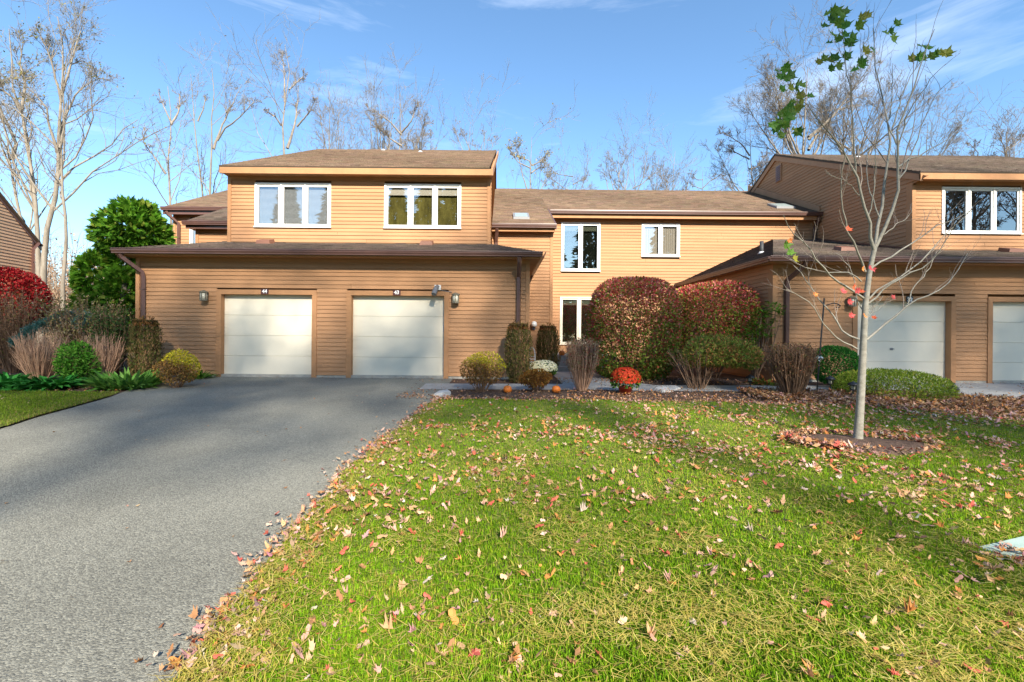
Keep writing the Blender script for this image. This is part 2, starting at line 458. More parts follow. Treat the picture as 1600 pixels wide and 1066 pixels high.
# ------------------------------------------------------------------ building kit
def clad(parent, O, U, N, rows_z, urange, openings=(), exposure=0.108, joined=None, m=None):
    """lapped boards on a wall plane: O origin, U along, N outward.  urange(z)->(u0,u1); openings (u0,u1,z0,z1)"""
    O, U, N = np.array(O, float), np.array(U, float), np.array(N, float)
    zt = np.array((0, 0, 1.0)); z = rows_z[0]
    big = MB(); bm_ = m or SIDING
    while z < rows_z[1] - 0.01:
        z1 = min(z + exposure, rows_z[1])
        a0, b0 = urange(z); a1, b1 = urange(z1)
        segs = [(a0, b0, a1, b1)]
        for (o0, o1, oz0, oz1) in openings:
            if oz1 <= z + .02 or oz0 >= z1 - .02: continue
            ns_ = []
            for s in segs:
                if o1 <= min(s[0], s[2]) or o0 >= max(s[1], s[3]): ns_.append(s); continue
                if s[0] < o0: ns_.append((s[0], o0, s[2], o0))
                if s[1] > o1: ns_.append((o1, s[1], o1, s[3]))
            segs = ns_
        cut = []
        for s in segs:                                     # long runs are pieced from two boards
            w_ = min(s[1], s[3]) - max(s[0], s[2])
            if w_ > 2.6 and not joined and random.random() < .6:
                c_ = max(s[0], s[2]) + w_ * random.uniform(.2, .8)
                cut += [(s[0], c_ - .0025, s[2], c_ - .0025), (c_ + .0025, s[1], c_ + .0025, s[3])]
            else: cut.append(s)
        for s in cut:
            if max(s[1] - s[0], s[3] - s[2]) < .03: continue
            j = random.uniform(0, .003); top = z1 + .012
            mb = big if joined else MB()
            P = lambda u, n, zz: O + U * u + N * n + zt * zz
            q0 = [P(s[0], 0.0, z), P(s[0], .027 + j, z), P(s[2], .006 + j, top), P(s[2], -.006, top)]
            q1 = [P(s[1], 0.0, z), P(s[1], .027 + j, z), P(s[3], .006 + j, top), P(s[3], -.006, top)]
            n = len(mb.v); mb.v += [tuple(p) for p in q0 + q1]
            mb.f += [[n, n + 1, n + 2, n + 3][::-1], [n + 4, n + 5, n + 6, n + 7]]
            for i in range(4):
                k = (i + 1) % 4
                mb.f.append([n + i, n + 4 + i, n + 4 + k, n + k][::-1])
            if not joined: mb.build('siding_board', bm_, parent)
        z += exposure
    if joined:
        o = big.build('siding', bm_, parent); o["kind"] = 'stuff'

def roof_plane(parent, A, B, C, D, base, rough=0.05, exposure=0.15, deck=True, streak=0.0):
    """courses of shingle tabs from the eave A-B up to the ridge D-C"""
    A, B, C, D = [np.array(p, float) for p in (A, B, C, D)]
    up = np.cross(B - A, D - A); up /= np.linalg.norm(up)
    if up[2] < 0: up = -up
    nrow = max(2, int(max(np.linalg.norm(D - A), np.linalg.norm(C - B)) / exposure))
    Vs, Fs, Cs = [], [], []; n = 0
    e = (B - A) / np.linalg.norm(B - A)
    for i in range(nrow):
        t0, t1 = i / nrow, (i + 1) / nrow + 0.1 / nrow
        t1 = min(t1, 1)
        L0, R0, L1, R1 = A + (D - A) * t0, B + (C - B) * t0, A + (D - A) * t1, B + (C - B) * t1
        a0, b0 = (L0 - A) @ e, (R0 - A) @ e; a1, b1 = (L1 - A) @ e, (R1 - A) @ e
        lo, hi = min(a0, a1), max(b0, b1)
        cuts = np.arange(lo - rng.uniform(0, .3), hi + .3, .3) + rng.uniform(-.06, .06)
        cuts = np.clip(cuts, lo, hi); cuts = np.unique(cuts)
        if len(cuts) < 2: continue
        m = len(cuts) - 1
        c0 = np.clip(cuts, a0, b0); c1 = np.clip(cuts, a1, b1)
        p0 = L0 + (c0 - a0)[:, None] * e; p1 = L1 + (c1 - a1)[:, None] * e
        lift = rng.uniform(.012, .022, m)[:, None] * up
        q = np.stack([p0[:-1], p0[1:], p0[1:] + lift, p0[:-1] + lift, p1[1:] + up * .003, p1[:-1] + up * .003], 1)   # m,6,3
        Vs.append(q.reshape(-1, 3))
        idx = n + np.arange(m)[:, None] * 6
        Fs.append(np.concatenate([idx + np.array([[0, 1, 2, 3]]), idx + np.array([[3, 2, 4, 5]])]))
        c = np.array(base) * (1 + rng.normal(0, .13, m))[:, None] * (1 + rng.normal(0, .03, (m, 3)))
        c *= 1 + .10 * np.sin(cuts[:-1] * .55 + i * .13)[:, None]
        Cs.append(np.repeat(np.clip(c, .005, 1), 6, 0)); n += 6 * m
    root = MB()
    th = up * -.06
    pts = [A, B, C, D] if np.linalg.norm(C - D) > .01 else [A, B, C]
    root.prism([p - up * .004 for p in pts], th)
    r = root.build('roof', DECK, parent)
    o = np_mesh('shingles', np.concatenate(Vs), [np.concatenate(Fs)], SHINGLE, r, np.concatenate(Cs)); o["kind"] = 'stuff'
    return r

def gutter_x(parent, x0, x1, yf, ztop):
    """moulded gutter along X with its front face at yf"""
    pr = [(0.0, 0), (-.004, -.02), (.012, -.03), (.012, -.06), (.035, -.10), (.035, -.125), (.13, -.125), (.13, -.002), (.118, -.002), (.118, -.11), (.05, -.11), (.028, -.06), (.02, -.012), (.02, 0)]
    mb = MB().prism([(x0, yf + a, ztop + b) for a, b in pr], (x1 - x0, 0, 0))
    return mb.build('gutter', GUTTER, parent)

def gutter_y(parent, xf, y0, y1, ztop, side):
    pr = [(0.0, 0), (-.004, -.02), (.012, -.03), (.012, -.06), (.035, -.10), (.035, -.125), (.13, -.125), (.13, -.002), (.118, -.002), (.118, -.11), (.05, -.11), (.028, -.06), (.02, -.012), (.02, 0)]
    mb = MB().prism([(xf + side * a, y0, ztop + b) for a, b in pr], (0, y1 - y0, 0))
    return mb.build('gutter', GUTTER, parent)

def window(parent, x0, x1, yw, z0, z1, lights, style, glass=None, white=None):
    """casement window in a wall facing -Y whose boards lie on y=yw; outer size x0..x1, z0..z1"""
    white = white or WHITE
    f = MB(); t = .055; yo, yi = yw - .045, yw + .12
    f.box(x0, x0 + t, yo, yi, z0, z1).box(x1 - t, x1, yo, yi, z0, z1)
    f.box(x0 + t, x1 - t, yo + .002, yi, z1 - t, z1).box(x0 + t, x1 - t, yo + .002, yi, z0, z0 + t)
    f.box(x0 - .015, x1 + .015, yo - .03, yo - .001, z0 - .004, z0 + .03)            # sill nose
    n = lights; wl = (x1 - x0 - 2 * t) / n
    for i in range(1, n):
        xm = x0 + t + wl * i
        f.box(xm - .028, xm + .028, yo + .004, yi, z0 + t, z1 - t)
    w = f.build('window', white, parent)
    for i in range(n):
        a = x0 + t + wl * i + (.028 if i else 0) + .004; b = x0 + t + wl * (i + 1) - (.028 if i < n - 1 else 0) - .004
        c0, c1 = z0 + t + .004, z1 - t - .004; s = .05
        ys0, ys1 = yw - .02, yw + .03
        m = MB().box(a, a + s, ys0, ys1, c0, c1).box(b - s, b, ys0, ys1, c0, c1).box(a + s, b - s, ys0 + .001, ys1, c1 - s, c1).box(a + s, b - s, ys0 + .001, ys1, c0, c0 + s)
        m.build('sash', white, w)
        MB().box(a + s, b - s, yw + .002, yw + .008, c0 + s, c1 - s).build('pane', glass or GLASS, w)
        ib = yw + .115
        g0, g1, h0, h1 = a + s - .01, b - s + .01, c0 + s - .01, c1 - s + .01
        sty = style[i] if isinstance(style, (list, tuple)) else style
        if sty in ('blinds', 'halfblinds'):
            bl = MB(); z = h0 + .02 if sty == 'blinds' else h0 + .02; top = h1 - .02 if sty == 'blinds' else h0 + (h1 - h0) * .42
            bl.box(g0, g1, ib - .06, ib - .035, h1 - .045, h1 - .005)
            while z < top:
                bl.poly([(g0, ib - .055, z), (g1, ib - .055, z), (g1, ib - .040, z + .026), (g0, ib - .040, z + .026)]); z += .034
            bl.build('blind', BLIND, w)
        if sty in ('valance',):
            MB().box(g0, g1, ib - .07, ib - .05, h1 - .22, h1 - .002).build('valance', VAL, w)
        if sty == 'drapes':
            n_ = 26; us = np.linspace(g0, g1 if i == 0 else g1, n_)
            V = [(u, ib - .05 + .012 * math.sin(k * 1.9), h) for k, u in enumerate(us) for h in (h0, h1)]
            F = [[2 * k, 2 * k + 2, 2 * k + 3, 2 * k + 1] for k in range(n_ - 1)]
            m = MB(); m.v = V; m.f = F; m.build('drape', DRAPE, w)
        MB().box(g0 - .04, g1 + .04, ib, ib + .01, h0 - .04, h1 + .04).build('backing', OLIVE if sty == 'olive' or (sty == 'valance' and glass is None) else DARKIN, w)
    return w

def corner_board(parent, x, side, yw, z0, z1, w=.10):
    """front-facing corner board; side=+1: board runs from x towards +X"""
    a, b = (x, x + w) if side > 0 else (x - w, x)
    return MB().box(a, b, yw - .04, yw + .17, z0, z1).build('corner_board', TRIM, parent)

def garage_door(parent, x0, x1, yw, z0, z1, lock=False, handle=False):
    t = .125
    f = MB().box(x0 - t, x0, yw - .042, yw + .17, z0 - .01, z1 + t).box(x1, x1 + t, yw - .042, yw + .17, z0 - .01, z1 + t).box(x0, x1, yw - .040, yw + .17, z1, z1 + t)
    f.build('door_frame', TRIM, parent)
    d = MB().box(x0 - .01, x1 + .01, yw + .150, yw + .168, z0, z1).build('garage_door', DOORW, parent)
    n = 4; h = (z1 - z0) / n
    for i in range(n):
        a, b = z0 + h * i + .0014, z0 + h * (i + 1) - .0014
        y0 = yw + .118
        m = MB()
        m.prism([(x0 + .004, y0 + .008, a), (x0 + .004, y0, a + .005), (x0 + .004, y0, b - .005), (x0 + .004, y0 + .008, b), (x0 + .004, yw + .149, b), (x0 + .004, yw + .149, a)], (x1 - x0 - .008, 0, 0))
        m.build('door_panel', DOORW, d)
    MB().box(x0, x1, yw + .10, yw + .13, z0 - .03, z0 + .006).build('weather_strip', GREYM, d)
    if lock:
        MB().box(x1 - .035, x1 - .003, yw + .085, yw + .117, z0 + 1.22, z0 + 1.40).build('latch', PALEM, d)
    if handle:
        xc = (x0 + x1) / 2 - .2
        MB().tube([(xc - .06, yw + .105, z0 + .87), (xc, yw + .09, z0 + .885), (xc + .06, yw + .105, z0 + .87)], .010, 6).box(xc - .035, xc + .035, yw + .108, yw + .117, z0 + .84, z0 + .90).build('handle', GREYM, d)
    return d

def lantern(parent, x, yw, z):
    y = yw - .12; r = .083
    m = MB().box(x - .05, x + .05, yw - .03, yw + .02, z - .09, z + .10)
    m.lathe([(.03, .15), (r + .02, .115), (r + .02, .085), (r, .085)][::-1], (x, y, z), 12)
    m.lathe([(r, -.125), (r + .012, -.125), (r + .012, -.10), (r, -.10)], (x, y, z), 12)
    for k in range(6):
        t = math.pi / 6 + k * math.pi / 3
        px, py = x + (r + .003) * math.cos(t), y + (r + .003) * math.sin(t)
        m.box(px - .008, px + .008, py - .008, py + .008, z - .11, z + .09)
    l = m.build('wall_lantern', BRONZE, parent)
    MB().lathe([(r - .006, -.105), (r - .006, .085)], (x, y, z), 16).build('glass', LGLASS, l, True)
    return l

def number_plate(parent, x, yw, z, text, w=.20, h=.135, shield=False, tilt=0.0):
    y = yw - .05
    if shield:
        pts = [(-w / 2, h * .45), (-.03, h * .55), (.0, h * .48), (.03, h * .55), (w / 2, h * .45), (w * .46, -h * .1), (w * .3, -h * .45), (0, -h * .62), (-w * .3, -h * .45), (-w * .46, -h * .1)]
    else:
        pts = [(-w / 2, -h / 2), (w / 2, -h / 2), (w / 2, h / 2), (-w / 2, h / 2)]
    p = MB().prism([(x + a, y, z + b) for a, b in pts], (0, .02, 0)).build('number_plate', MAROON if not shield else BLACK, parent)
    cu = bpy.data.curves.new('digits', 'FONT'); cu.body = text; cu.size = .135; cu.extrude = .002; cu.offset = .004
    cu.align_x = 'CENTER'; cu.align_y = 'CENTER'; cu.materials.append(INK)
    tmp = bpy.data.objects.new('digits_outline', cu); COL.objects.link(tmp)
    me = bpy.data.meshes.new_from_object(tmp.evaluated_get(bpy.context.evaluated_depsgraph_get()))
    bpy.data.objects.remove(tmp)
    o = bpy.data.objects.new('digits', me); COL.objects.link(o)
    if not me.materials: me.materials.append(INK)
    root = parent
    o.parent = p
    o.location = (x - root.location.x, y - .004 - root.location.y, z - root.location.z + .002)
    o.rotation_euler = (math.pi / 2, 0, 0)
    return p

def downspout(parent, pts, w=.085):
    d = MB().tube(pts, .062, 4); 
    o = d.build('downspout', GUTTER, parent)
    a, b = np.array(pts[-2], float), np.array(pts[-1], float)
    for t in (.12, .62):
        p = a + (b - a) * t
        MB().box(p[0] - .055, p[0] + .055, p[1] - .05, p[1] + .07, p[2] - .012, p[2] + .012).build('strap', GUTTER, o)
    return o

def roof_vent(parent, x, y, z, slope, w=.42):
    pts = [(x - w / 2, y - .16, z - .16 * slope), (x + w / 2, y - .16, z - .16 * slope), (x + w / 2, y + .16, z + .16 * slope), (x - w / 2, y + .16, z + .16 * slope)]
    m = MB()
    m.v = [p for p in pts] + [(p[0] * 1 + (x - p[0]) * .12, p[1] + (y - p[1]) * .1, p[2] + .12) for p in pts]
    m.f = [[0, 1, 5, 4], [1, 2, 6, 5], [2, 3, 7, 6], [3, 0, 4, 7], [4, 5, 6, 7]]
    return m.build('roof_vent', VENTB, parent)

def pipe_vent(parent, x, y, z, h=.42, r=.055):
    m = MB().lathe([(r, -.15), (r, h), (r * .7, h), (r * .7, h - .1)], (x, y, z), 12).build('vent_pipe', PIPE, parent, True)
    MB().lathe([(r * 2.2, -.03), (r * 1.4, .02), (r * 1.05, .045)], (x, y, z), 12).build('flashing', PALEM, m, True)

def skylight(parent, x0, x1, y0, y1, zf):
    off = .09
    c = [(x0, y0, zf(y0)), (x1, y0, zf(y0)), (x1, y1, zf(y1)), (x0, y1, zf(y1))]
    s = MB().prism([(a, b, z - .05) for a, b, z in c], (0, 0, off + .05)).build('skylight', GREYM, parent)
    i = .06
    d = [(x0 + i, y0 + i, zf(y0 + i)), (x1 - i, y0 + i, zf(y0 + i)), (x1 - i, y1 - i, zf(y1 - i)), (x0 + i, y1 - i, zf(y1 - i))]
    MB().prism([(a, b, z + off + .002) for a, b, z in d], (0, 0, .012)).build('pane', SKYG, s)

SKYG = mat('skylight_glazing', (0.30, 0.36, 0.36), 0.15, 0.6)
SL, SG = 0.474, 0.283
YG, YU, YC, YP = 11.95, 13.6, 17.7, 15.35
SH_A = (0.130, 0.090, 0.064); SH_B = (0.088, 0.066, 0.054); SH_C = (0.085, 0.066, 0.054)

# ------------------------------------------------------------------ left townhouse (doors 44 and 43)
hl = empty('townhouse', (-4.3, 12.1, .33), 'tan clapboard townhouse with two white garage doors marked 44 and 43', 'house', 'attached townhouses')
base = MB().box(-9.53, .79, YG + .20, 17.6, .15, 3.44)
base.box(-8.13, -.29, YU + .20, 24, 3.3, 6.2)
base.build('wall', SIDING, hl)
MB().prism([(-.29 - .05, 13.8, 6.15), (-.29 - .05, 27, 6.15), (-.29 - .05, 20.45, 9.55)], (.05, 0, 0)).build('gable', SIDING, hl)
MB().prism([(-8.13, 13.8, 6.15), (-8.13, 27, 6.15), (-8.13, 20.45, 9.55)], (.05, 0, 0)).build('gable', SIDING, hl)
MB().box(-9.55, .80, YG - .01, YG + .2, .20, .40).build('foundation', CONC, hl)
doors = [(-7.29, -4.91), (-3.88, -1.45)]
clad(hl, (0, YG, 0), (1, 0, 0), (0, -1, 0), (.40, 3.45), lambda z: (-9.43, .69), [(a - .12, b + .12, .2, 2.61) for a, b in doors])
MB().box(-9.53, .79, YG - .04, YG + .17, 3.36, 3.449).build('frieze', TRIM, hl)
corner_board(hl, -9.53, 1, YG, .40, 3.36); corner_board(hl, .79, -1, YG, .40, 3.36)
garage_door(hl, *doors[0], YG, .345, 2.50); garage_door(hl, *doors[1], YG, .335, 2.50, lock=True)
number_plate(hl, (414.5 - 780) / 59.5, YG, 2.575, '44'); number_plate(hl, (620 - 780) / 59.5, YG, 2.575, '43')
lantern(hl, -7.69, YG, 2.44); lantern(hl, -1.14, YG, 2.43)
# floodlight above door 43
fx, fz = (681 - 780) / 59.5, 2.62
fl = MB().box(fx - .03, fx + .13, YG - .10, YG - .03, fz + .03, fz + .16).build('floodlight_mount', WHITE, hl)
MB().tube([(fx + .05, YG - .12, fz + .12), (fx + .02, YG - .20, fz + .06), (fx - .02, YG - .30, fz - .10)], [.05, .062, .066], 12).tube([(fx + .04, YG - .08, fz + .1), (fx + .03, YG - .16, fz + .08)], .02, 6).build('lamp_head', GREYM, fl)
MB().tube([(fx + .1, YG - .045, fz + .03), (fx + .28, YG - .045, fz - .0), (fx + .42, YG - .04, fz - .02)], .008, 5).build('cable', GREYM, fl)
# garage roof (hip)
ez = 3.59
gA, gB = (-9.77, 11.5, ez), (1.06, 11.5, ez)
gC, gD = (1.06 - 3.70, 17.7, ez + 1.755), (-9.77 + 3.70, 17.7, ez + 1.755)
roof_plane(hl, gA, gB, gC, gD, SH_B)
roof_plane(hl, (-9.77, 17.7, ez), gA, gD, gD, SH_B)
roof_plane(hl, gB, (1.06, 15.36, ez), (1.06 - 2.3, 15.36, ez + 1.09), (1.06 - 2.3, 15.36, ez + 1.09), SH_B)
gutter_x(hl, -9.79, 1.08, 11.42, ez + .012); gutter_y(hl, 1.17, 11.55, 15.33, ez + .012, -1)
MB().box(-9.77, 1.04, 11.555, YG + .17, 3.45, 3.48).build('soffit', TRIM, hl)
MB().box(.79, 1.03, YG + .17, 15.3, 3.45, 3.48).build('soffit', TRIM, hl)
MB().box(-9.76, 1.04, 11.552, 11.59, 3.44, 3.535).build('fascia', TRIM, hl)
downspout(hl, [(-9.62, 11.5, 3.47), (-9.60, 11.55, 3.38), (-9.33, YG - .085, 3.05), (-9.31, YG - .075, 2.9), (-9.31, YG - .075, .45)])
downspout(hl, [(.50, 11.5, 3.47), (.50, 11.53, 3.36), (.50, YG - .08, 3.02), (.50, YG - .075, 2.9), (.50, YG - .075, .45)])
roof_vent(hl, (413 - 780) / 53.5, 13.3, ez + SG * 1.8, SG); roof_vent(hl, (665.5 - 780) / 53.5, 13.3, ez + SG * 1.8, SG, .38)
# upper floor
wl_ = [(-7.32, -5.05), (-3.46, -1.17)]
clad(hl, (0, YU, 0), (1, 0, 0), (0, -1, 0), (4.10, 6.16), lambda z: (-8.03, -.39), [(a, b, 4.64, 5.97) for a, b in wl_])
MB().box(-8.13, -.29, YU - .04, YU + .17, 6.08, 6.165).build('frieze', TRIM, hl)
corner_board(hl, -8.13, 1, YU, 4.05, 6.08); corner_board(hl, -.29, -1, YU, 4.05, 6.08)
window(hl, wl_[0][0], wl_[0][1], YU, 4.64, 5.97, 3, 'blinds'); window(hl, wl_[1][0], wl_[1][1], YU, 4.64, 5.97, 3, 'valance')
clad(hl, (-.29, 0, 0), (0, 1, 0), (1, 0, 0), (4.1, 9.4), lambda z: (13.8, 27) if z < 6.2 else (13.8 + (z - 6.2) / .5, 27 - (z - 6.2) / .5), joined=True)
uz = 6.34
roof_plane(hl, (-8.19, 13.22, uz), (-.33, 13.22, uz), (-.20, 20.45, uz + 7.23 * SL), (-8.19, 20.45, uz + 7.23 * SL), SH_A)
roof_plane(hl, (-.20, 27.6, uz), (-8.19, 27.6, uz), (-8.19, 20.45, uz + 7.15 * SL), (-.20, 20.45, uz + 7.15 * SL), SH_A)
MB().box(-8.18, -.24, 13.235, 13.28, 6.135, 6.315).build('fascia', TRIM, hl)
MB().box(-8.16, -.26, 13.28, YU + .17, 6.165, 6.19).build('soffit', TRIM, hl)
MB().prism([(-.26, 13.24, 6.13), (-.26, 13.24, 6.33), (-.14, 20.45, 6.33 + 7.2 * SL), (-.14, 20.45, 6.13 + 7.2 * SL)], (.045, 0, 0)).build('rake_board', RAKE, hl)
for px in (599, 657):
    yy = 20.0 if px == 599 else 19.2
    pipe_vent(hl, W(px, 233, yy)[0], yy, uz + (yy - 13.22) * SL)

# ------------------------------------------------------------------ middle townhouse (set back)
hm = empty('townhouse', (5.5, 17.8, .33), 'set-back tan clapboard townhouse with brown gutter and paired white windows between the garages', 'house', 'attached townhouses')
MB().box(1.79, 12.4, YC + .2, 26, .2, 6.15).box(-.28, 1.79, YP + .2, 26, .2, 5.0).build('wall', SIDING, hm)
MB().box(1.79, 12.3, YC - .01, YC + .2, .2, .42).build('foundation', CONC, hm)
wc = [(2.38, 3.89, 3.98, 5.88), (5.50, 6.98, 4.57, 5.86), (2.35, 3.84, 1.13, 2.99)]
clad(hm, (0, YC, 0), (1, 0, 0), (0, -1, 0), (.42, 6.09), lambda z: (1.82, 12.28), wc, exposure=.116)
clad(hm, (0, YP, 0), (1, 0, 0), (0, -1, 0), (.42, 4.95), lambda z: (-.28, 1.69), exposure=.108)
corner_board(hm, 1.79, -1, YP, .3, 4.95)
MB().box(1.79, 12.28, YC - .04, YC + .17, 6.02, 6.10).build('frieze', TRIM, hm)
window(hm, *wc[0][:2], YC, *wc[0][2:], 2, 'valance', GLASSM); window(hm, *wc[1][:2], YC, *wc[1][2:], 2, 'drapes'); window(hm, *wc[2][:2], YC, *wc[2][2:], 2, 'valance', GLASSM, OFFW)
cz = 6.27
rz_ = lambda y: cz + (y - 17.4) * SL
roof_plane(hm, (1.83, 17.36, rz_(17.36)), (12.34, 17.36, rz_(17.36)), (12.34, 22.6, rz_(22.6)), (1.83, 22.6, rz_(22.6)), SH_A)
roof_plane(hm, (-.30, 15.04, rz_(15.04)), (1.83, 15.04, rz_(15.04)), (1.83, 22.75, rz_(22.75)), (-.30, 22.75, rz_(22.75)), SH_A)
roof_plane(hm, (12.34, 28.2, rz_(17.0)), (-.30, 28.2, rz_(17.0)), (-.30, 22.6, rz_(22.6)), (12.34, 22.6, rz_(22.6)), SH_A)
MB().prism([(1.83, 15.02, rz_(15.02) - .16), (1.83, 15.02, rz_(15.02) + .02), (1.83, 17.5, rz_(17.5) + .02), (1.83, 17.5, rz_(17.5) - .16)], (.04, 0, 0)).build('rake_board', GUTTER, hm)
gutter_x(hm, 1.9, 12.28, 17.27, rz_(17.36) + .012); gutter_x(hm, -.28, 1.86, 14.95, rz_(15.04) + .012)
MB().box(1.85, 12.28, 17.40, 17.44, 5.99, 6.20).build('fascia', TRIM, hm); MB().box(1.85, 12.28, 17.44, YC + .17, 6.10, 6.13).build('soffit', TRIM, hm)
MB().box(-.27, 1.82, 15.09, 15.12, 4.93, 5.09).build('fascia', TRIM, hm); MB().box(-.27, 1.82, 15.12, YP + .17, 4.95, 4.98).build('soffit', TRIM, hm)
sk = [W(802, 337, 15.9), W(827, 337, 15.9)]
skylight(hm, sk[0][0], sk[1][0], 15.75, 16.45, lambda y: rz_(y))
skylight(hm, 11.0, 11.75, 18.1, 18.75, lambda y: rz_(y))
downspout(hm, [(-.10, 15.02, 5.0), (-.10, 15.1, 4.9), (-.12, YP - .08, 4.6), (-.12, YP - .08, 4.0)])
downspout(hm, [(12.15, 17.34, 6.1), (12.15, 17.4, 5.95), (12.17, YC - .08, 5.75), (12.17, YC - .08, 5.2)])
# steps to the entry
for i in range(3):
    MB().box(1.65, 3.9, 14.45 + .36 * i, 17.68, .32 + .165 * i + .001, .32 + .165 * (i + 1)).build('step', CONC, hm)
# meter on the projecting wall
mx_ = W(834, 507, YP)
mt = MB().box(mx_[0] - .05, mx_[0] + .05, YP - .09, YP - .02, mx_[2] - .17, mx_[2] + .06).build('meter', GREYM, hm)
MB().lathe([(.085, -.08), (.095, 0), (.08, .07), (.03, .10)], (mx_[0], YP - .13, mx_[2]), 14).build('meter_dome', WHITE, mt, True)
# rear-left wing of the row, seen past the left bay
hw = empty('townhouse', (-10.5, 17.8, .33), 'brown hip roofed wing behind the green arborvitae, left of the upstairs windows', 'house', 'attached townhouses')
MB().box(-12.7, -8.2, YC + .2, 26, .2, 6.15).box(-10.25, -8.2, YP + .2, 20, 3.0, 5.0).build('wall', SIDING, hw)
clad(hw, (0, YC, 0), (1, 0, 0), (0, -1, 0), (2.4, 6.1), lambda z: (-12.6, -10.2), [(-12.05, -11.05, 4.5, 5.9)])
clad(hw, (0, YP, 0), (1, 0, 0), (0, -1, 0), (4.0, 4.95), lambda z: (-10.15, -8.1))
corner_board(hw, -12.7, 1, YC, .3, 6.1); corner_board(hw, -10.25, 1, YP, 4, 4.95)
MB().box(-12.7, -8.2, YC - .04, YC + .17, 6.02, 6.10).build('frieze', TRIM, hw)
window(hw, -12.05, -11.05, YC, 4.5, 5.9, 2, 'blinds')
roof_plane(hw, (-12.9, 17.36, rz_(17.36)), (-8.2, 17.36, rz_(17.36)), (-8.2, 22.6, rz_(22.6)), (-12.9, 22.6, rz_(22.6)), SH_A)
roof_plane(hw, (-8.2, 28, rz_(17.2)), (-12.9, 28, rz_(17.2)), (-12.9, 22.6, rz_(22.6)), (-8.2, 22.6, rz_(22.6)), SH_A)
roof_plane(hw, (-10.45, 15.04, rz_(15.04)), (-8.15, 15.04, rz_(15.04)), (-8.15, 17.5, rz_(17.5)), (-10.45, 17.5, rz_(17.5)), SH_B)
gutter_x(hw, -12.92, -8.2, 17.27, rz_(17.36) + .012); gutter_x(hw, -10.48, -8.14, 14.95, rz_(15.04) + .012)
MB().box(-12.9, -8.2, 17.40, 17.44, 6.0, 6.20).build('fascia', GUTTER, hw); MB().box(-12.9, -8.2, 17.44, YC + .17, 6.10, 6.13).build('soffit', TRIM, hw)
MB().box(-10.43, -8.15, 15.09, 15.12, 4.93, 5.09).build('fascia', GUTTER, hw); MB().box(-10.4, -8.15, 15.12, YP + .17, 4.95, 4.98).build('soffit', TRIM, hw)
downspout(hw, [(-12.75, 17.34, 6.1), (-12.7, 17.4, 5.98), (-12.45, YC - .08, 5.7), (-12.45, YC - .08, 1.0)])

# ------------------------------------------------------------------ right townhouse (door 32)
hr = empty('townhouse', (13.5, 12.1, .33), 'brown clapboard townhouse behind the young tree, garage door marked 32, tall side gable', 'house', 'attached townhouses')
XR = 22.0
MB().box(7.18, XR, YG + .20, 17.68, .15, 3.40).box(12.3 + .15, XR, YU + .2, 26.5, 3.3, 6.2).build('wall', SIDING, hr)
MB().box(7.16, XR, YG - .01, YG + .2, .2, .40).build('foundation', CONC, hr)
dr = [(9.38, 11.83), (12.92, 15.36)]
clad(hr, (0, YG, 0), (1, 0, 0), (0, -1, 0), (.40, 3.40), lambda z: (7.28, 17.5), [(a - .12, b + .12, .2, 2.60) for a, b in dr])
clad(hr, (7.18, 0, 0), (0, 1, 0), (-1, 0, 0), (.40, 3.42), lambda z: (YG + .17, 17.66))
corner_board(hr, 7.15, 1, YG, .35, 3.40, .13)
MB().box(7.28, XR, YG - .04, YG + .17, 3.31, 3.40).build('frieze', TRIM, hr)
garage_door(hr, *dr[0], YG, .335, 2.475, handle=True); garage_door(hr, *dr[1], YG, .335, 2.475)
lantern(hr, 9.17, YG, 2.43)
number_plate(hr, (1418 - 780) / 59.5, YG - .01, 2.50, '32', .185, .19, shield=True)
e2 = 3.535
roof_plane(hr, (6.9, 11.5, e2), (XR, 11.5, e2), (XR, 17.7, e2 + 1.755), (10.62, 17.7, e2 + 1.755), SH_C)
roof_plane(hr, (6.9, 17.72, e2), (6.9, 11.5, e2), (10.62, 17.72, e2 + 1.76), (10.62, 17.72, e2 + 1.76), SH_C)
gutter_x(hr, 6.80, XR, 11.42, e2 + .012); gutter_y(hr, 6.79, 11.56, 17.66, e2 + .012, 1)
MB().box(6.93, XR, 11.555, YG + .17, 3.40, 3.425).build('soffit', TRIM, hr); MB().box(6.93, 7.16, YG + .17, 17.66, 3.42, 3.44).build('soffit', TRIM, hr)
downspout(hr, [(7.75, 11.5, 3.42), (7.74, 11.56, 3.32), (7.52, YG - .085, 3.0), (7.50, YG - .075, 2.88), (7.50, YG - .075, .45)])
roof_vent(hr, W(1320, 390, 13.2)[0], 13.2, e2 + SG * 1.7, SG, .46); roof_vent(hr, W(1580, 390, 13.2)[0], 13.2, e2 + SG * 1.7, SG, .46)
pv = W(1187, 395, 14.0)
pipe_vent(hr, 8.05, 14.0, e2 + .474 * 1.15, .36)
wr = (13.17, 15.54, 4.62, 6.02)
clad(hr, (0, YU, 0), (1, 0, 0), (0, -1, 0), (4.05, 6.16), lambda z: (12.38, 18.5), [wr])
MB().box(12.3, XR, YU - .04, YU + .17, 6.07, 6.165).build('frieze', TRIM, hr)
MB().box(12.275, 12.385, YU - .04, YU + .17, 4.0, 6.16).build('corner_board', TRIM, hr)
window(hr, *wr[:2], YU, *wr[2:], 3, ['dark', 'halfblinds', 'dark'], GLASSM)
PK, PZ = 20.3, 9.60
def rake_z(y): return PZ - (PK - y) * .4735 if y < PK else PZ - (y - PK) * .52
def gable_u(z):
    if z <= 6.16: return (YU + .16, 26.8)
    return (PK - (PZ - z) / .4735 + .02, PK + (PZ - z) / .52 - .02)
clad(hr, (12.3, 0, 0), (0, 1, 0), (-1, 0, 0), (3.98, 9.55), gable_u, exposure=.122)
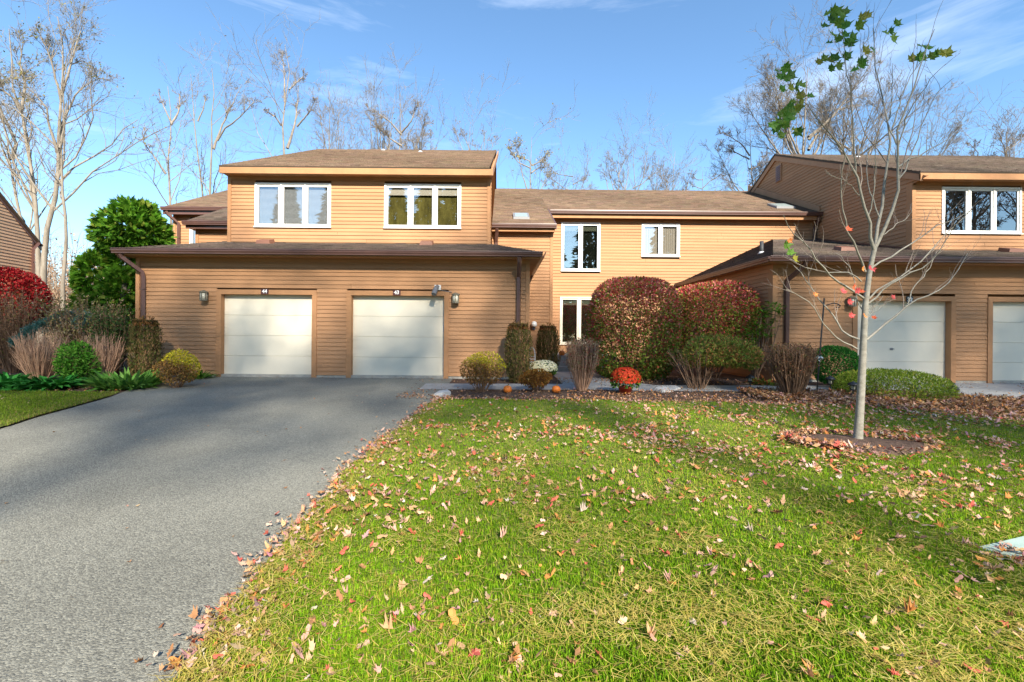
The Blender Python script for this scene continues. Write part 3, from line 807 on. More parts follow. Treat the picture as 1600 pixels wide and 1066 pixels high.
MB().prism([(12.45, 13.75, 6.1), (12.45, 26.8, 6.1), (12.45, PK, PZ - .03)], (.1, 0, 0)).build('gable', SIDING, hr)
u2 = 6.34
roof_plane(hr, (12.2, 13.22, u2), (XR, 13.22, u2), (XR, PK, PZ + .05), (12.2, PK, PZ + .05), SH_C)
roof_plane(hr, (XR, 27, 6.2), (12.2, 27, 6.2), (12.2, PK, PZ + .05), (XR, PK, PZ + .05), SH_C)
MB().box(12.22, XR, 13.235, 13.28, 6.135, 6.315).build('fascia', TRIM, hr); MB().box(12.25, XR, 13.28, YU + .17, 6.165, 6.19).build('soffit', TRIM, hr)
MB().prism([(12.22, 13.236, 6.08), (12.22, 13.236, 6.32), (12.22, PK, PZ + .02), (12.22, PK, PZ - .24)], (.05, 0, 0)).build('rake_board', RAKE, hr)
MB().prism([(12.22, PK + .002, PZ + .02), (12.22, 26.9, 6.2), (12.22, 26.9, 5.97), (12.22, PK + .002, PZ - .24)], (.05, 0, 0)).build('rake_board', RAKE, hr)
MB().prism([(12.24, 17.45, rz_(17.45) + .02), (12.24, 22.5, rz_(22.5) + .02), (12.24, 22.5, rz_(22.5) + .30), (12.24, 17.45, rz_(17.45) + .24)], (.03, 0, 0)).build('skirt_board', RAKE, hr)
MB().prism([(12.25, 13.62, e2 + SG * 2.12 + .01), (12.25, 17.66, e2 + SG * 6.16 + .01), (12.25, 17.66, e2 + SG * 6.16 + .07), (12.25, 13.62, e2 + SG * 2.12 + .07)], (.03, 0, 0)).build('flashing', GUTTER, hr)
lv = MB().box(12.235, 12.28, 19.86, 20.26, 8.34, 9.08).build('louver', RAKE, hr)
for k in range(8):
    MB().prism([(12.215, 19.90, 8.38 + k * .085), (12.215, 20.22, 8.38 + k * .085), (12.234, 20.22, 8.44 + k * .085), (12.234, 19.90, 8.44 + k * .085)], (.004, 0, -.012)).build('slat', GUTTER, lv)
pipe_vent(hr, W(1340, 246, 19.0)[0], 19.0, PZ + .05 - 1.3 * .4735, .5)

# ------------------------------------------------------------------ neighbour's house at the far left
hn = empty('house', (-20.5, 20, .33), 'brown sided house at the far left edge behind the red bush', 'house')
SLN = .85
d = np.array((.15, -.989, 0)); d /= np.linalg.norm(d); nrm = np.array((d[1] * -1, d[0], 0))
nrm = np.array((.989, .15, 0)) / np.linalg.norm((.989, .15))
c0 = np.array((-20.5, 20.0, 0)); wz = 5.55
pts = [c0 + np.array((0, 0, .2)), c0 + d * 12 + np.array((0, 0, .2)), c0 + d * 12 + np.array((0, 0, wz)), c0 + d * 6 + np.array((0, 0, wz + 6 * SLN)), c0 + np.array((0, 0, wz))]
MB().prism([p - nrm * .05 for p in pts], -nrm * 9).build('wall', SIDINGN, hn)
clad(hn, c0, d, nrm, (.4, wz + 5.0), lambda z: (0.1, 12) if z < wz else (.1 + (z - wz) / SLN, 12 - (z - wz) / SLN), exposure=.13, joined=True, m=SIDINGN)
for s_, (q0, q1) in enumerate((((0, wz), (6, wz + 6 * SLN)), ((6, wz + 6 * SLN), (12, wz)))):
    a = c0 + d * (q0[0] - (.35 if s_ == 0 else 0)) + np.array((0, 0, q0[1] - (.35 * SLN if s_ == 0 else 0) + .05)); b = c0 + d * (q1[0] + (.35 if s_ else 0)) + np.array((0, 0, q1[1] - (.35 * SLN if s_ else 0) + .05))
    MB().prism([a + nrm * .06, b + nrm * .06, b + nrm * .06 - np.array((0, 0, .22)), a + nrm * .06 - np.array((0, 0, .22))], -nrm * .04).build('rake_board', GUTTER, hn)
    back = -nrm * 9.2; f_ = nrm * .12
    if s_ == 0: roof_plane(hn, a + back, a + f_, b + f_, b + back, SH_B)
    else: roof_plane(hn, b + f_, b + back, a + back, a + f_, SH_B)
p0 = c0 + nrm * .08 + d * .12
downspout(hn, [tuple(p0 - d * .3 + np.array((0, 0, wz - .15))), tuple(p0 + np.array((0, 0, wz - .5))), tuple(p0 + np.array((0, 0, .5)))])
MB().prism([c0 + nrm * .03 + np.array((0, 0, .3)), c0 + nrm * .03 + d * .1 + np.array((0, 0, .3)), c0 + nrm * .03 + d * .1 + np.array((0, 0, wz)), c0 + nrm * .03 + np.array((0, 0, wz))], -nrm * .1).build('corner_board', GUTTER, hn)

# ------------------------------------------------------------------ plant kit
def unit(v): return v / (np.linalg.norm(v, axis=-1, keepdims=True) + 1e-9)

def leaf_quads(P, D, Nn, L, Wd, fold=0.18):
    """diamond leaves: base P, axis D, face normal Nn, length L, width Wd -> V (n*4,3), F (n,4)"""
    n = len(P); S = unit(np.cross(D, Nn)); L = np.broadcast_to(L, n)[:, None]; Wd = np.broadcast_to(Wd, n)[:, None]
    mid = P + D * L * .45
    lift = Nn * L * fold
    V = np.stack([P, mid + S * Wd * .5 + lift, P + D * L, mid - S * Wd * .5 + lift], 1).reshape(-1, 3)
    F = np.arange(n)[:, None] * 4 + np.arange(4)[None, :]
    return V, F

def pick(pal, n, t=None, jit=.12):
    """random colours from a palette [(weight, rgb)]; jittered"""
    w = np.array([p[0] for p in pal], float); w /= w.sum()
    c = np.array([p[1] for p in pal])[rng.choice(len(pal), n, p=w)]
    return np.clip(c * (1 + rng.normal(0, jit, (n, 1))) * (1 + rng.normal(0, jit * .3, (n, 3))), .002, .95)

def tubes(P, R, sides=4):
    """P (B,n,3), R (B,n): many tapered limbs at once"""
    B, n, _ = P.shape
    T = np.empty_like(P); T[:, 1:-1] = P[:, 2:] - P[:, :-2]; T[:, 0] = P[:, 1] - P[:, 0]; T[:, -1] = P[:, -1] - P[:, -2]
    T = unit(T); a = unit(np.cross(T, np.array((.31, .52, .21)) + 0 * T)); b = np.cross(T, a)
    th = 2 * np.pi * np.arange(sides) / sides
    V = P[:, :, None, :] + R[:, :, None, None] * (np.cos(th)[None, None, :, None] * a[:, :, None, :] + np.sin(th)[None, None, :, None] * b[:, :, None, :])
    i = np.arange(n - 1)[:, None] * sides; k = np.arange(sides)[None, :]; k2 = (k + 1) % sides
    f = np.stack([i + k, i + k2, i + sides + k2, i + sides + k], -1).reshape(-1, 4)
    F = (np.arange(B)[:, None, None] * n * sides + f[None]).reshape(-1, 4)
    return V.reshape(-1, 3), F

class Geo:
    def __init__(s): s.V, s.F, s.C, s.n = [], [], [], 0
    def add(s, V, F, C=None):
        s.V.append(V); s.F.append(F + s.n); s.n += len(V)
        if C is not None: s.C.append(np.repeat(C, len(V) // len(C), 0))
        return s
    def build(s, name, mat, parent=None, smooth=False):
        fs = {}
        for f in s.F: fs.setdefault(f.shape[1], []).append(f)
        return np_mesh(name, np.concatenate(s.V), [np.concatenate(v) for v in fs.values()], mat, parent, np.concatenate(s.C) if s.C else None, smooth)

def grow(S, D, Ln, R0, n=6, wig=.18, upb=.05, tip=.25):
    B = len(S); P = np.empty((B, n, 3)); P[:, 0] = S; d = unit(D)
    for i in range(1, n):
        d = unit(d + rng.normal(0, wig, (B, 3)) + np.array((0, 0, upb)))
        P[:, i] = P[:, i - 1] + d * (np.asarray(Ln) / (n - 1))[:, None]
    R = np.asarray(R0)[:, None] * np.linspace(1, tip, n)[None, :]
    return P, R

def sprout(P, R, per, tmin, tmax, ang, lr, rr, Ls):
    """children from limbs: returns starts, dirs, lengths, radii"""
    B, n, _ = P.shape
    idx = np.repeat(np.arange(B), per); t = rng.uniform(tmin, tmax, len(idx)) * (n - 1); i = np.minimum(t.astype(int), n - 2); f = (t - i)[:, None]
    S = P[idx, i] * (1 - f) + P[idx, i + 1] * f
    T = unit(P[idx, i + 1] - P[idx, i]); rad = R[idx, i] * (1 - f[:, 0]) + R[idx, i + 1] * f[:, 0]
    q = rng.normal(0, 1, (len(idx), 3)); q = unit(q - T * (q * T).sum(1, keepdims=True))
    a = np.radians(rng.normal(ang, 9, len(idx)))[:, None]
    D = T * np.cos(a) + q * np.sin(a)
    Ln = np.asarray(Ls)[idx] * lr * rng.uniform(.6, 1.25, len(idx)) * (1.15 - .5 * t / (n - 1))
    return S, D, Ln, np.minimum(rad * rr, rad), t

def resample(pts, n):
    pts = np.array(pts, float); s = np.r_[0, np.cumsum(np.linalg.norm(np.diff(pts, axis=0), axis=1))]
    u = np.linspace(0, s[-1], n)
    return np.stack([np.interp(u, s, pts[:, k]) for k in range(3)], 1)

def bare_tree(limbs, label, group=None, bark=None, twigs=(7, 6, 4), leaves=None, name='bare_tree', scale=1.0, ang=36, lr=.42, wob=.10, fine=.008, lrs=None, leafsize=.16, cat='tree'):
    """limbs: list of (polyline (k,3), r0, r1): the first is the trunk. Twigs are grown on them at three levels."""
    root_p = np.array(limbs[0][0][0])
    t = empty(name, root_p, label, cat, group)
    bark = bark or BARKD
    g = Geo(); n = 12
    Ps, Rs, Ls = [], [], []
    for pts, r0, r1 in limbs:
        P = resample(pts, n); ln = np.linalg.norm(np.diff(P, axis=0), axis=1).sum()
        P[1:-1] += rng.normal(0, wob * .25 * min(1, ln / 8), (n - 2, 3))
        R = r0 + (r1 - r0) * np.linspace(0, 1, n) ** .8
        Ps.append(P); Rs.append(R); Ls.append(ln)
    P, R, Ls = np.array(Ps), np.array(Rs), np.array(Ls)
    V, F = tubes(P, R, 7); g.add(V, F)
    g.build('trunk', bark, t, True)
    g = Geo()
    lv = []
    ends = []
    twigs = tuple(int(v * m + .5) for v, m in zip(twigs, (1.3, 1.15, .9)))
    for k, per in enumerate(twigs):
        if k == 0: tm = (.40, 1.0)
        else: tm = (.25, 1.0)
        S, D, Ln, rad, _ = sprout(P, R, per, *tm, ang, lr if k == 0 else .55, .55, Ls if lrs is None or k else lrs)
        P, R = grow(S, D, Ln, np.maximum(rad, fine), 6 if k < 2 else 5, .16 + .04 * k, .06, .3)
        R = np.maximum(R, fine * (.8 if k < 2 else .7)); Ls = Ln
        V, F = tubes(P, R, 4 if k == 0 else 3); g.add(V, F)
        ends.append(P[:, 2:].reshape(-1, 3))
    g.build('crown', bark, t)
    if leaves:
        cnt, pal, zmin = leaves
        E = np.concatenate(ends[-2:]); E = E[rng.integers(0, len(E), cnt)] + rng.normal(0, .12, (cnt, 3))
        if zmin is not None: E = E[E[:, 2] > zmin]
        V, F = leaf_quads(E, unit(rng.normal(0, 1, E.shape) + (0, 0, -.5)), unit(rng.normal(0, 1, E.shape)), leafsize * rng.uniform(.6, 1.3, len(E)), leafsize * .6)
        Geo().add(V, F, pick(pal, len(E))).build('foliage', LEAFT, t)
    return t

def shell_points(n, c, r, p=2.4, inner=.35, zmin=-1.0, bump=.10, nb=9, flat_bottom=None):
    """points in the outer layer of a lumpy super-ellipsoid and their outward directions"""
    d = unit(rng.normal(0, 1, (int(n * 1.6) + 50, 3)))
    d = d[d[:, 2] > zmin][:n]
    k = (np.abs(d) ** p).sum(1) ** (-1 / p)
    b = np.zeros(len(d)); cs = unit(rng.normal(0, 1, (nb, 3)))
    for q in cs: b += np.exp(-(1 - d @ q) * 9) * rng.uniform(-1, 1)
    rad = k * (1 + bump * b) * (1 - inner * rng.random(len(d)) ** 2.2)
    out = unit(d / np.array(r))
    return np.array(c) + d * rad[:, None] * np.array(r), out, d

def stems(c, n, h, spread, r=.012, n_pts=6, wig=.12, base=.06, upb=.03, tip=.35, up=1.0):
    a = rng.uniform(0, 2 * np.pi, n); q = np.sqrt(rng.random(n))
    S = np.array(c) + np.stack([np.cos(a) * q * base, np.sin(a) * q * base, np.zeros(n)], 1)
    D = np.stack([np.cos(a) * q * spread, np.sin(a) * q * spread, np.full(n, up)], 1)
    return grow(S, D, h * rng.uniform(.7, 1.08, n), np.full(n, r), n_pts, wig, upb, tip)

def shrub(name, base, c, r, n, pal, label, size=(.05, .03), p=2.6, stemn=14, stemmat=None, group=None, inner=.4, bump=.10, outw=1.0, cat='shrub', fuzz=.5, leafmat=None, zmin=-.9, stem_r=.012, up=0, stem_h=1.0, matcol=None):
    t = empty(name, base, label, cat, group)
    P, out, d = shell_points(n, c, r, p, inner, zmin, bump)
    D = unit(out * outw + rng.normal(0, fuzz, P.shape) + (0, 0, up)); Nn = unit(rng.normal(0, 1, P.shape) + out * .8)
    C = matcol(P, d) if matcol else pick(pal, len(P))
    V, F = leaf_quads(P, D, Nn, size[0] * rng.uniform(.6, 1.35, len(P)), size[1] * rng.uniform(.7, 1.2, len(P)))
    if stemn:
        hh = (c[2] - base[2] + r[2] * .55) * stem_h
        Pp, R = stems(base, stemn, hh, max(r[0], r[1]) / max(hh, .1) * .8, stem_r, 6, .12, min(r[0], r[1]) * .28)
        S, Dd, Ln, rad, _ = sprout(Pp, R, 4, .3, .95, 30, .5, .6, np.full(stemn, hh))
        P2, R2 = grow(S, Dd, Ln, rad, 5, .15, .05, .35)
        g = Geo(); g.add(*tubes(Pp, R, 5)); g.add(*tubes(P2, R2, 3)); g.build('stems', stemmat or TWIGB, t)['kind'] = 'stuff'
    o = Geo().add(V, F, C).build('foliage', leafmat or LEAFT, t)
    return t

PXM = lambda Y: F_PX / Y     # photo pixels per metre at distance Y

# ------------------------------------------------------------------ bare trees behind the row
def line(pts, Y, dy=0.0, base=None):
    n = len(pts)
    out = [W(x, y, Y + dy * i / max(1, n - 1)) for i, (x, y) in enumerate(pts)]
    if base is not None: out[0][2] = base
    return np.array(out)

YEL = [(3, (.20, .19, .05)), (2, (.26, .21, .07)), (1, (.12, .13, .018))]
TAN = [(3, (.30, .20, .11)), (2, (.24, .15, .08)), (1, (.36, .27, .16))]
# the two tall clumps at the left
bare_tree([(line([(62, 500), (70, 370), (81, 335), (90, 300), (91, 225), (93, 169), (98, 127), (98, 56), (90, 26)], 30, 0, .2), .25, .022),
           (line([(93, 232), (97, 197), (112, 155), (124, 141), (145, 128), (162, 122)], 30, 1.5), .12, .016),
           (line([(90, 240), (87, 225), (75, 191), (73, 169), (55, 148), (38, 130)], 30, -1.5), .11, .016),
           (line([(96, 150), (108, 110), (118, 75), (128, 40)], 30, 1), .09, .025),
           (line([(96, 160), (84, 110), (75, 80), (62, 55)], 30, -1), .09, .025)],
          'tallest pale barked bare tree at far left with a few yellowed leaves', 'tall bare trees behind the houses', BARKP, (10, 7, 5), (420, YEL, 11), lr=.36, fine=.009)
bare_tree([(line([(58, 495), (60, 384), (56, 320), (56, 300), (42, 225), (34, 169), (20, 141), (17, 85), (14, 45)], 31, 0, .2), .22, .022),
           (line([(34, 172), (40, 130), (30, 100), (36, 70)], 31, 1), .1, .03),
           (line([(34, 175), (18, 150), (0, 140), (-25, 120)], 31, -1), .1, .03)],
          'slender pale bare tree leaning left at the picture edge, yellow leaves on top', 'tall bare trees behind the houses', BARKP, (10, 7, 5), (450, YEL, 12), lr=.36, fine=.009)
bare_tree([(line([(60, 500), (50, 400), (24, 300), (17, 248), (0, 211), (-20, 170)], 31.5, 0, .2), .2, .022),
           (line([(19, 250), (25, 225), (10, 190), (0, 169), (-12, 120)], 31.5, 1), .13, .018)],
          'forked pale trunk leaning out past the roof of the far left house', 'tall bare trees behind the houses', BARKP, (9, 6, 4), (300, YEL, 12), lr=.36, fine=.009)
bare_tree([(line([(100, 500), (98, 437), (103, 384), (99, 330), (95, 280), (97, 225), (104, 160)], 27, 0, .2), .15, .03)],
          'thin straight pale trunk just left of the arborvitae', 'tall bare trees behind the houses', BARKP, (10, 4, 3), None, lr=.2, fine=.011)
bare_tree([(line([(276, 420), (266, 300), (262, 267), (265, 225), (269, 191), (262, 135)], 32, 0, .2), .16, .018),
           (line([(259, 272), (240, 243), (225, 225), (222, 203)], 32, -1), .08, .014),
           (line([(267, 195), (278, 178), (281, 165), (280, 148)], 32, 1), .08, .02), (line([(268, 193), (255, 165), (248, 145)], 32, .5), .06, .02)],
          'crooked bare tree with one low side limb above the left wing roof', 'tall bare trees behind the houses', BARKD, (6, 5, 4), None, lr=.24, fine=.012)
bare_tree([(line([(345, 420), (327, 300), (332, 239), (328, 197), (335, 158), (331, 107)], 36, 0, .2), .18, .018),
           (line([(334, 233), (346, 197), (366, 158), (377, 132)], 36, 1.5), .10, .015), (line([(340, 220), (352, 200), (366, 191), (397, 160)], 36, -1), .08, .025)],
          'pale bare tree with three upswept limbs beside the left roof corner', 'tall bare trees behind the houses', BARKP, (7, 6, 5), None, lr=.28, fine=.009)
bare_tree([(line([(322, 400), (317, 300), (310, 248), (304, 208), (305, 170), (300, 150), (298, 116)], 38, 0, .2), .15, .018), (line([(309, 190), (318, 170), (322, 150)], 38), .07, .02)],
          'thin grey bare tree left of the three-limbed one, swaying stem', 'tall bare trees behind the houses', BARKP, (7, 5, 4), None, lr=.24, fine=.009)
bare_tree([(line([(450, 420), (444, 240), (441, 200), (445, 157), (452, 140), (454, 100), (445, 70)], 38, 0, .2), .21, .018),
           (line([(445, 160), (444, 113), (441, 80)], 38, 1), .09, .014), (line([(440, 197), (430, 182), (415, 172)], 38, -1), .08, .025),
           (line([(449, 232), (460, 200), (466, 150), (467, 132)], 38, 1), .13, .015), (line([(464, 198), (482, 177), (492, 157)], 38, -1), .09, .014), (line([(452, 140), (462, 130), (478, 116)], 38, 1), .07, .02)],
          'tall twin stemmed bare tree over the left half of the shingled roof', 'tall bare trees behind the houses', BARKD, (8, 6, 5), (70, TAN, None), lr=.27, fine=.009)
def simple(px, ytop, Y, spread, nl, label, ybase=300, bark=None, leaves=None, r=.16, group='smaller bare trees behind the roofs', tw=(6, 5, 4), fork=.55):
    """a tree given by its base x, its top and its half spread in photo pixels"""
    top = W(px, ytop, Y); h = top[2] - .3
    b = np.array((top[0] + rng.normal(0, .3), Y, .3))
    limbs = [(np.array([b, b + (top - b) * .35 + rng.normal(0, .2, 3), b + (top - b) * .7 + rng.normal(0, .3, 3), top]), r, .014)]
    s = spread / PXM(Y)
    for k in range(nl):
        f = rng.uniform(fork - .12, fork + .18); o = b + (top - b) * f
        dx = s * (1 if k % 2 else -1) * rng.uniform(.55, 1.05)
        e = np.array((o[0] + dx, Y + rng.normal(0, s * .6), max(top[2] - h * rng.uniform(.0, .16) - abs(dx) * .25, o[2] + .75 * abs(dx))))
        limbs.append((np.array([o, o + (e - o) * (.45, .45, .38) + rng.normal(0, .15, 3), e]), r * .42, .012))
    return bare_tree(limbs, label, group, bark or BARKD, tw, leaves, lr=.34, fine=.009)
simple(515, 143, 40, 16, 2, 'slim wavering bare tree, first to the right of the twin stemmed one')
simple(529, 180, 40, 18, 3, 'short bare tree with a small fork above the roof ridge', r=.12)
simple(595, 140, 42, 22, 3, 'tallest thin bare tree right above the first vent pipe', bark=BARKP)
simple(578, 175, 43, 26, 3, 'pale leaning bare tree just left of the first vent pipe', bark=BARKP, r=.12)
simple(626, 160, 36, 48, 7, 'round headed dark bare tree between the two roof vent pipes', tw=(8, 7, 5), fork=.72, r=.2, leaves=(40, TAN, None))
simple(650, 188, 37, 26, 3, 'low bare tree with russet leaves beside the second vent pipe', r=.12, leaves=(70, TAN, None), fork=.7)
simple(735, 190, 44, 26, 5, 'small spreading bare tree above the right end of the left roof', fork=.75, r=.12)
simple(757, 205, 45, 24, 4, 'lowest bare treetop beside the right end of the left roof', fork=.75, r=.1)
simple(831, 214, 38, 34, 6, 'sparse tree with pale yellow leaves above the skylight roof', leaves=(420, [(3, (.34, .29, .13)), (1, (.25, .22, .08))], None), fork=.72, r=.16)
simple(895, 268, 46, 40, 6, 'low twiggy treetops on the ridge right of the yellowish tree', fork=.8, r=.12, tw=(8, 6, 4))
simple(966, 236, 44, 22, 4, 'bare tree over the middle ridge, leftmost of the four there', fork=.7, r=.13)
simple(990, 232, 45, 30, 5, 'wide forked bare tree over the middle ridge, second of the four there', fork=.72, r=.14)
simple(1030, 242, 45, 20, 4, 'narrow bare tree over the middle ridge, third of the four there', fork=.7, r=.12)
simple(1055, 236, 44, 30, 5, 'leaning bare tree over the middle ridge, rightmost of the four there', fork=.72, r=.13)
simple(1098, 268, 44, 24, 4, 'low bare tree on the ridge left of the right gable', fork=.78, r=.11)
simple(1172, 205, 36, 45, 6, 'twiggy bare tree leaning out beside the right gable peak', fork=.75, r=.16, tw=(9, 7, 5))
simple(1262, 105, 33, 85, 9, 'broad crowned sunlit bare tree behind the right gable', bark=BARKP, fork=.62, r=.26, tw=(10, 8, 6), leaves=(60, YEL, None))
simple(1330, 130, 35, 60, 7, 'bare tree behind the right roof vent, half hidden by the young maple', bark=BARKP, fork=.66, r=.22, tw=(9, 7, 5))
simple(1170, 262, 48, 40, 5, 'faint low bare tree at the foot of the right gable', fork=.8, r=.1)
simple(1525, 218, 40, 34, 6, 'small bare tree above the right roof near the picture edge', fork=.75, r=.13, tw=(8, 6, 5))
simple(1572, 205, 39, 42, 6, 'rightmost bare tree above the right roof', fork=.75, r=.14, tw=(8, 6, 5))
simple(1450, 190, 42, 40, 6, 'pale bare treetop behind the young maple twigs at right', fork=.7, r=.14, bark=BARKP)

# ------------------------------------------------------------------ the far brush and wood at left
def brush():
    g = Geo(); n = 1500
    X = rng.uniform(-52, -15, n); Y = rng.uniform(34, 52, n)
    S = np.stack([X, Y, np.full(n, .2)], 1)
    P, R = grow(S, np.tile((0, 0, 1.0), (n, 1)) + rng.normal(0, .15, (n, 3)), rng.uniform(3.5, 10, n), rng.uniform(.02, .06, n), 6, .10, .05, .3)
    V, F = tubes(P, R, 3); g.add(V, F, np.tile((.36, .26, .18), (n, 1)) * rng.uniform(.6, 1.3, (n, 1)))
    S, D, Ln, rad, _ = sprout(P, R, 7, .15, .98, 42, .35, .6, rng.uniform(4, 9, n))
    P2, R2 = grow(S, D, Ln, np.maximum(rad, .012), 5, .2, .04, .4)
    V, F = tubes(P2, R2, 3); g.add(V, F, pick([(2, (.36, .23, .15)), (1, (.45, .33, .22)), (1, (.27, .17, .11))], len(P2)))
    E = P2[:, 1:].reshape(-1, 3); E = E[E[:, 2] < 9]; E = E[rng.integers(0, len(E), 16000)] + rng.normal(0, .3, (16000, 3))
    V, F = leaf_quads(E, unit(rng.normal(0, 1, E.shape)), unit(rng.normal(0, 1, E.shape)), .2, .14)
    g.add(V, F, pick([(3, (.42, .27, .17)), (2, (.34, .20, .12)), (1, (.5, .38, .25))], len(E)))
    o = g.build('brush_thicket', LEAFDRY); o["kind"] = 'stuff'; tag(o, 'tan leafless brush and saplings far behind the arborvitae', 'brush')
brush()

# ------------------------------------------------------------------ tall trees across the street, behind the camera (their shade and reflections fall on the houses)
def shade_tree():
    t = empty('street_tree', (0, 0, 0), 'tall leafy tree across the street, seen as a dark reflection in the windows', 'tree', 'tall trees across the street')
    pts = np.array([(0, 0, -.1), (.1, .1, 4), (-.1, .2, 9), (.1, 0, 14)])
    P = resample(pts, 10)[None]; R = np.linspace(.20, .05, 10)[None]
    g = Geo(); g.add(*tubes(P, R, 8)); g.build('trunk', BARKD, t, True)
    S, D, Ln, rad, _ = sprout(P, R, 34, .70, .995, 58, .27, .5, np.array([14.]))
    P1, R1 = grow(S, D, Ln, np.maximum(rad * .8, .035), 6, .14, .10, .3)
    S, D, Ln2, rad, _ = sprout(P1, R1, 6, .3, 1, 40, .5, .6, Ln)
    P2, R2 = grow(S, D, Ln2, np.maximum(rad, .015), 5, .2, .05, .4)
    g = Geo(); g.add(*tubes(P1, R1, 5)); g.add(*tubes(P2, R2, 3)); g.build('branches', BARKD, t)
    E = P2[:, 1:].reshape(-1, 3); E = E[rng.integers(0, len(E), 150)][rng.integers(0, 150, 950)] + rng.normal(0, .36, (950, 3))
    V, F = leaf_quads(E, unit(rng.normal(0, 1, E.shape)), unit(rng.normal(0, 1, E.shape) + (0, 0, .6)), .30 * rng.uniform(.6, 1.3, len(E)), .2)
    Geo().add(V, F, pick([(3, (.05, .075, .02)), (2, (.09, .08, .014)), (1, (.14, .09, .03))], len(E))).build('foliage', LEAFT, t)
    return t
_st = None
def copy_tree(o, loc, s, rz, label=None):
    c = o.copy(); COL.objects.link(c); c.location = loc; c.scale = (s, s, s); c.rotation_euler = (0, 0, rz)
    if label: c["label"] = label
    for ch in o.children:
        d = ch.copy(); COL.objects.link(d); d.parent = c
    return c
STREET = [(-9, -20, 1.72), (-3, -19.5, 1.82), (3.5, -21, 1.74), (9.5, -19.5, 1.80), (15.5, -20.5, 1.74), (21.5, -19.5, 1.78), (28, -20.5, 1.70), (34.5, -20, 1.72), (41, -20, 1.7), (-16, -21, 1.75)]
proto = shade_tree()
for i, (x, y, s) in enumerate(STREET):
    if i == 0: proto.location = (x, y, 0); proto.scale = (s, s, s)
    else: copy_tree(proto, (x, y, 0), s, i * 1.3)

def tall_bare(x, y, h, label):
    b = np.array((x, y, 0.)); limbs = [(np.array([b, b + (.2, 0, h * .4), b + (-.1, .2, h * .75), b + (.3, 0, h)]), .32, .03)]
    for k in range(9):
        f = rng.uniform(.35, .75); o = b + (0, 0, h * f); a = k * 2.4
        e = o + np.array((math.cos(a) * h * .2, math.sin(a) * h * .15, h * rng.uniform(.15, .3))); limbs.append((np.array([o, (o + e) / 2 + (0, 0, -.3), e]), .13, .02))
    bare_tree(limbs, label, 'tall trees across the street', BARKD, (9, 6, 4), (700, [(2, (.10, .08, .03)), (1, (.2, .1, .03))], None), name='street_tree', lr=.25, fine=.02, leafsize=.22)
tall_bare(24, -17, 27, 'tall nearly bare tree across the street whose branch shadows fall on the right house')
tall_bare(29, -19, 29, 'tallest nearly bare tree across the street, farthest right')

def conifer():
    t = empty('conifer', (0, 0, 0), 'dark conifer far across the street, seen only reflected in the windows', 'tree', 'conifers across the street')
    Geo().add(*tubes(resample([(0, 0, -.2), (0, 0, 20)], 6)[None], np.linspace(.4, .05, 6)[None], 7)).build('trunk', BARKD, t)
    n = 5200; z = 2 + 18.5 * rng.random(n) ** 1.25; a = rng.uniform(0, 6.28, n); r = (21 - z) * .19 * (.25 + .75 * rng.random(n) ** .5) * (1 + .35 * np.sin(z * 3.1 + 2 * np.sin(a * 3)))
    P = np.stack([r * np.cos(a), r * np.sin(a), z - .12 * r], 1)
    D = unit(np.stack([np.cos(a), np.sin(a), rng.uniform(-.6, .1, n)], 1) + rng.normal(0, .3, (n, 3)))
    V, F = leaf_quads(P, D, unit(rng.normal(0, .6, (n, 3)) + (0, 0, 1)), .85 * rng.uniform(.6, 1.3, n), .34)
    Geo().add(V, F, pick([(3, (.03, .055, .018)), (2, (.05, .075, .025)), (1, (.02, .035, .012))], n)).build('foliage', LEAFT, t)
    return t
cf = conifer()
for i in range(18):
    x, y, s = -34 + i * 5.4 + rng.normal(0, 1.2), -50 + rng.normal(0, 3), rng.uniform(1.15, 1.5)
    if i == 0: cf.location = (x, y, 0); cf.scale = (s, s, s)
    else: copy_tree(cf, (x, y, 0), s, i * 1.1)

tall_bare(45, -19, 22, 'bare tree across the street at right, reflected in the right upstairs window')
tall_bare(50, -21, 24, 'bare tree across the street, second of the three reflected in the right upstairs window')
tall_bare(55, -19, 21, 'bare tree across the street, farthest right of those reflected upstairs')

# ------------------------------------------------------------------ shrubs and plants round the houses
def zmix(lo, hi, z0, z1, jit=.12):
    """palette changes from lo (bottom) to hi (top of the plant)"""
    def f(P, d):
        t = np.clip((P[:, 2] - z0) / (z1 - z0) + rng.normal(0, .18, len(P)), 0, 1)
        a, b = pick(lo, len(P), jit=jit), pick(hi, len(P), jit=jit)
        return np.where((rng.random(len(P)) < t)[:, None], b, a)
    return f

GREEN = [(3, (.075, .17, .025)), (2, (.12, .23, .035)), (1, (.05, .11, .02))]
BRIGHT = [(3, (.09, .22, .02)), (2, (.14, .27, .03)), (1, (.05, .13, .018)), (1, (.20, .28, .04))]
REDS = [(3, (.60, .10, .085)), (2.5, (.74, .26, .23)), (1, (.40, .06, .05)), (1, (.62, .30, .11)), (1, (.26, .30, .05))]
OLIV = [(3, (.26, .32, .05)), (3, (.17, .28, .035)), (1.6, (.56, .17, .08)), (1, (.44, .38, .09)), (1, (.10, .18, .025))]
YELL = [(3, (.62, .50, .03)), (2, (.44, .42, .035)), (1, (.7, .58, .07))]
RUST = [(3, (.38, .19, .05)), (2, (.28, .14, .05)), (1, (.46, .27, .07)), (1, (.22, .16, .05))]
BROWN = [(3, (.26, .14, .075)), (2, (.34, .19, .10)), (1, (.19, .11, .06)), (1, (.19, .18, .05))]
YEWP = [(3, (.125, .12, .035)), (2, (.20, .135, .06)), (1, (.09, .125, .03)), (1, (.28, .17, .08))]

def at(x, y, Y=None):
    return G(x, y) if Y is None else np.array((W(x, y, Y)[0], Y, float(gz(0, Y))))

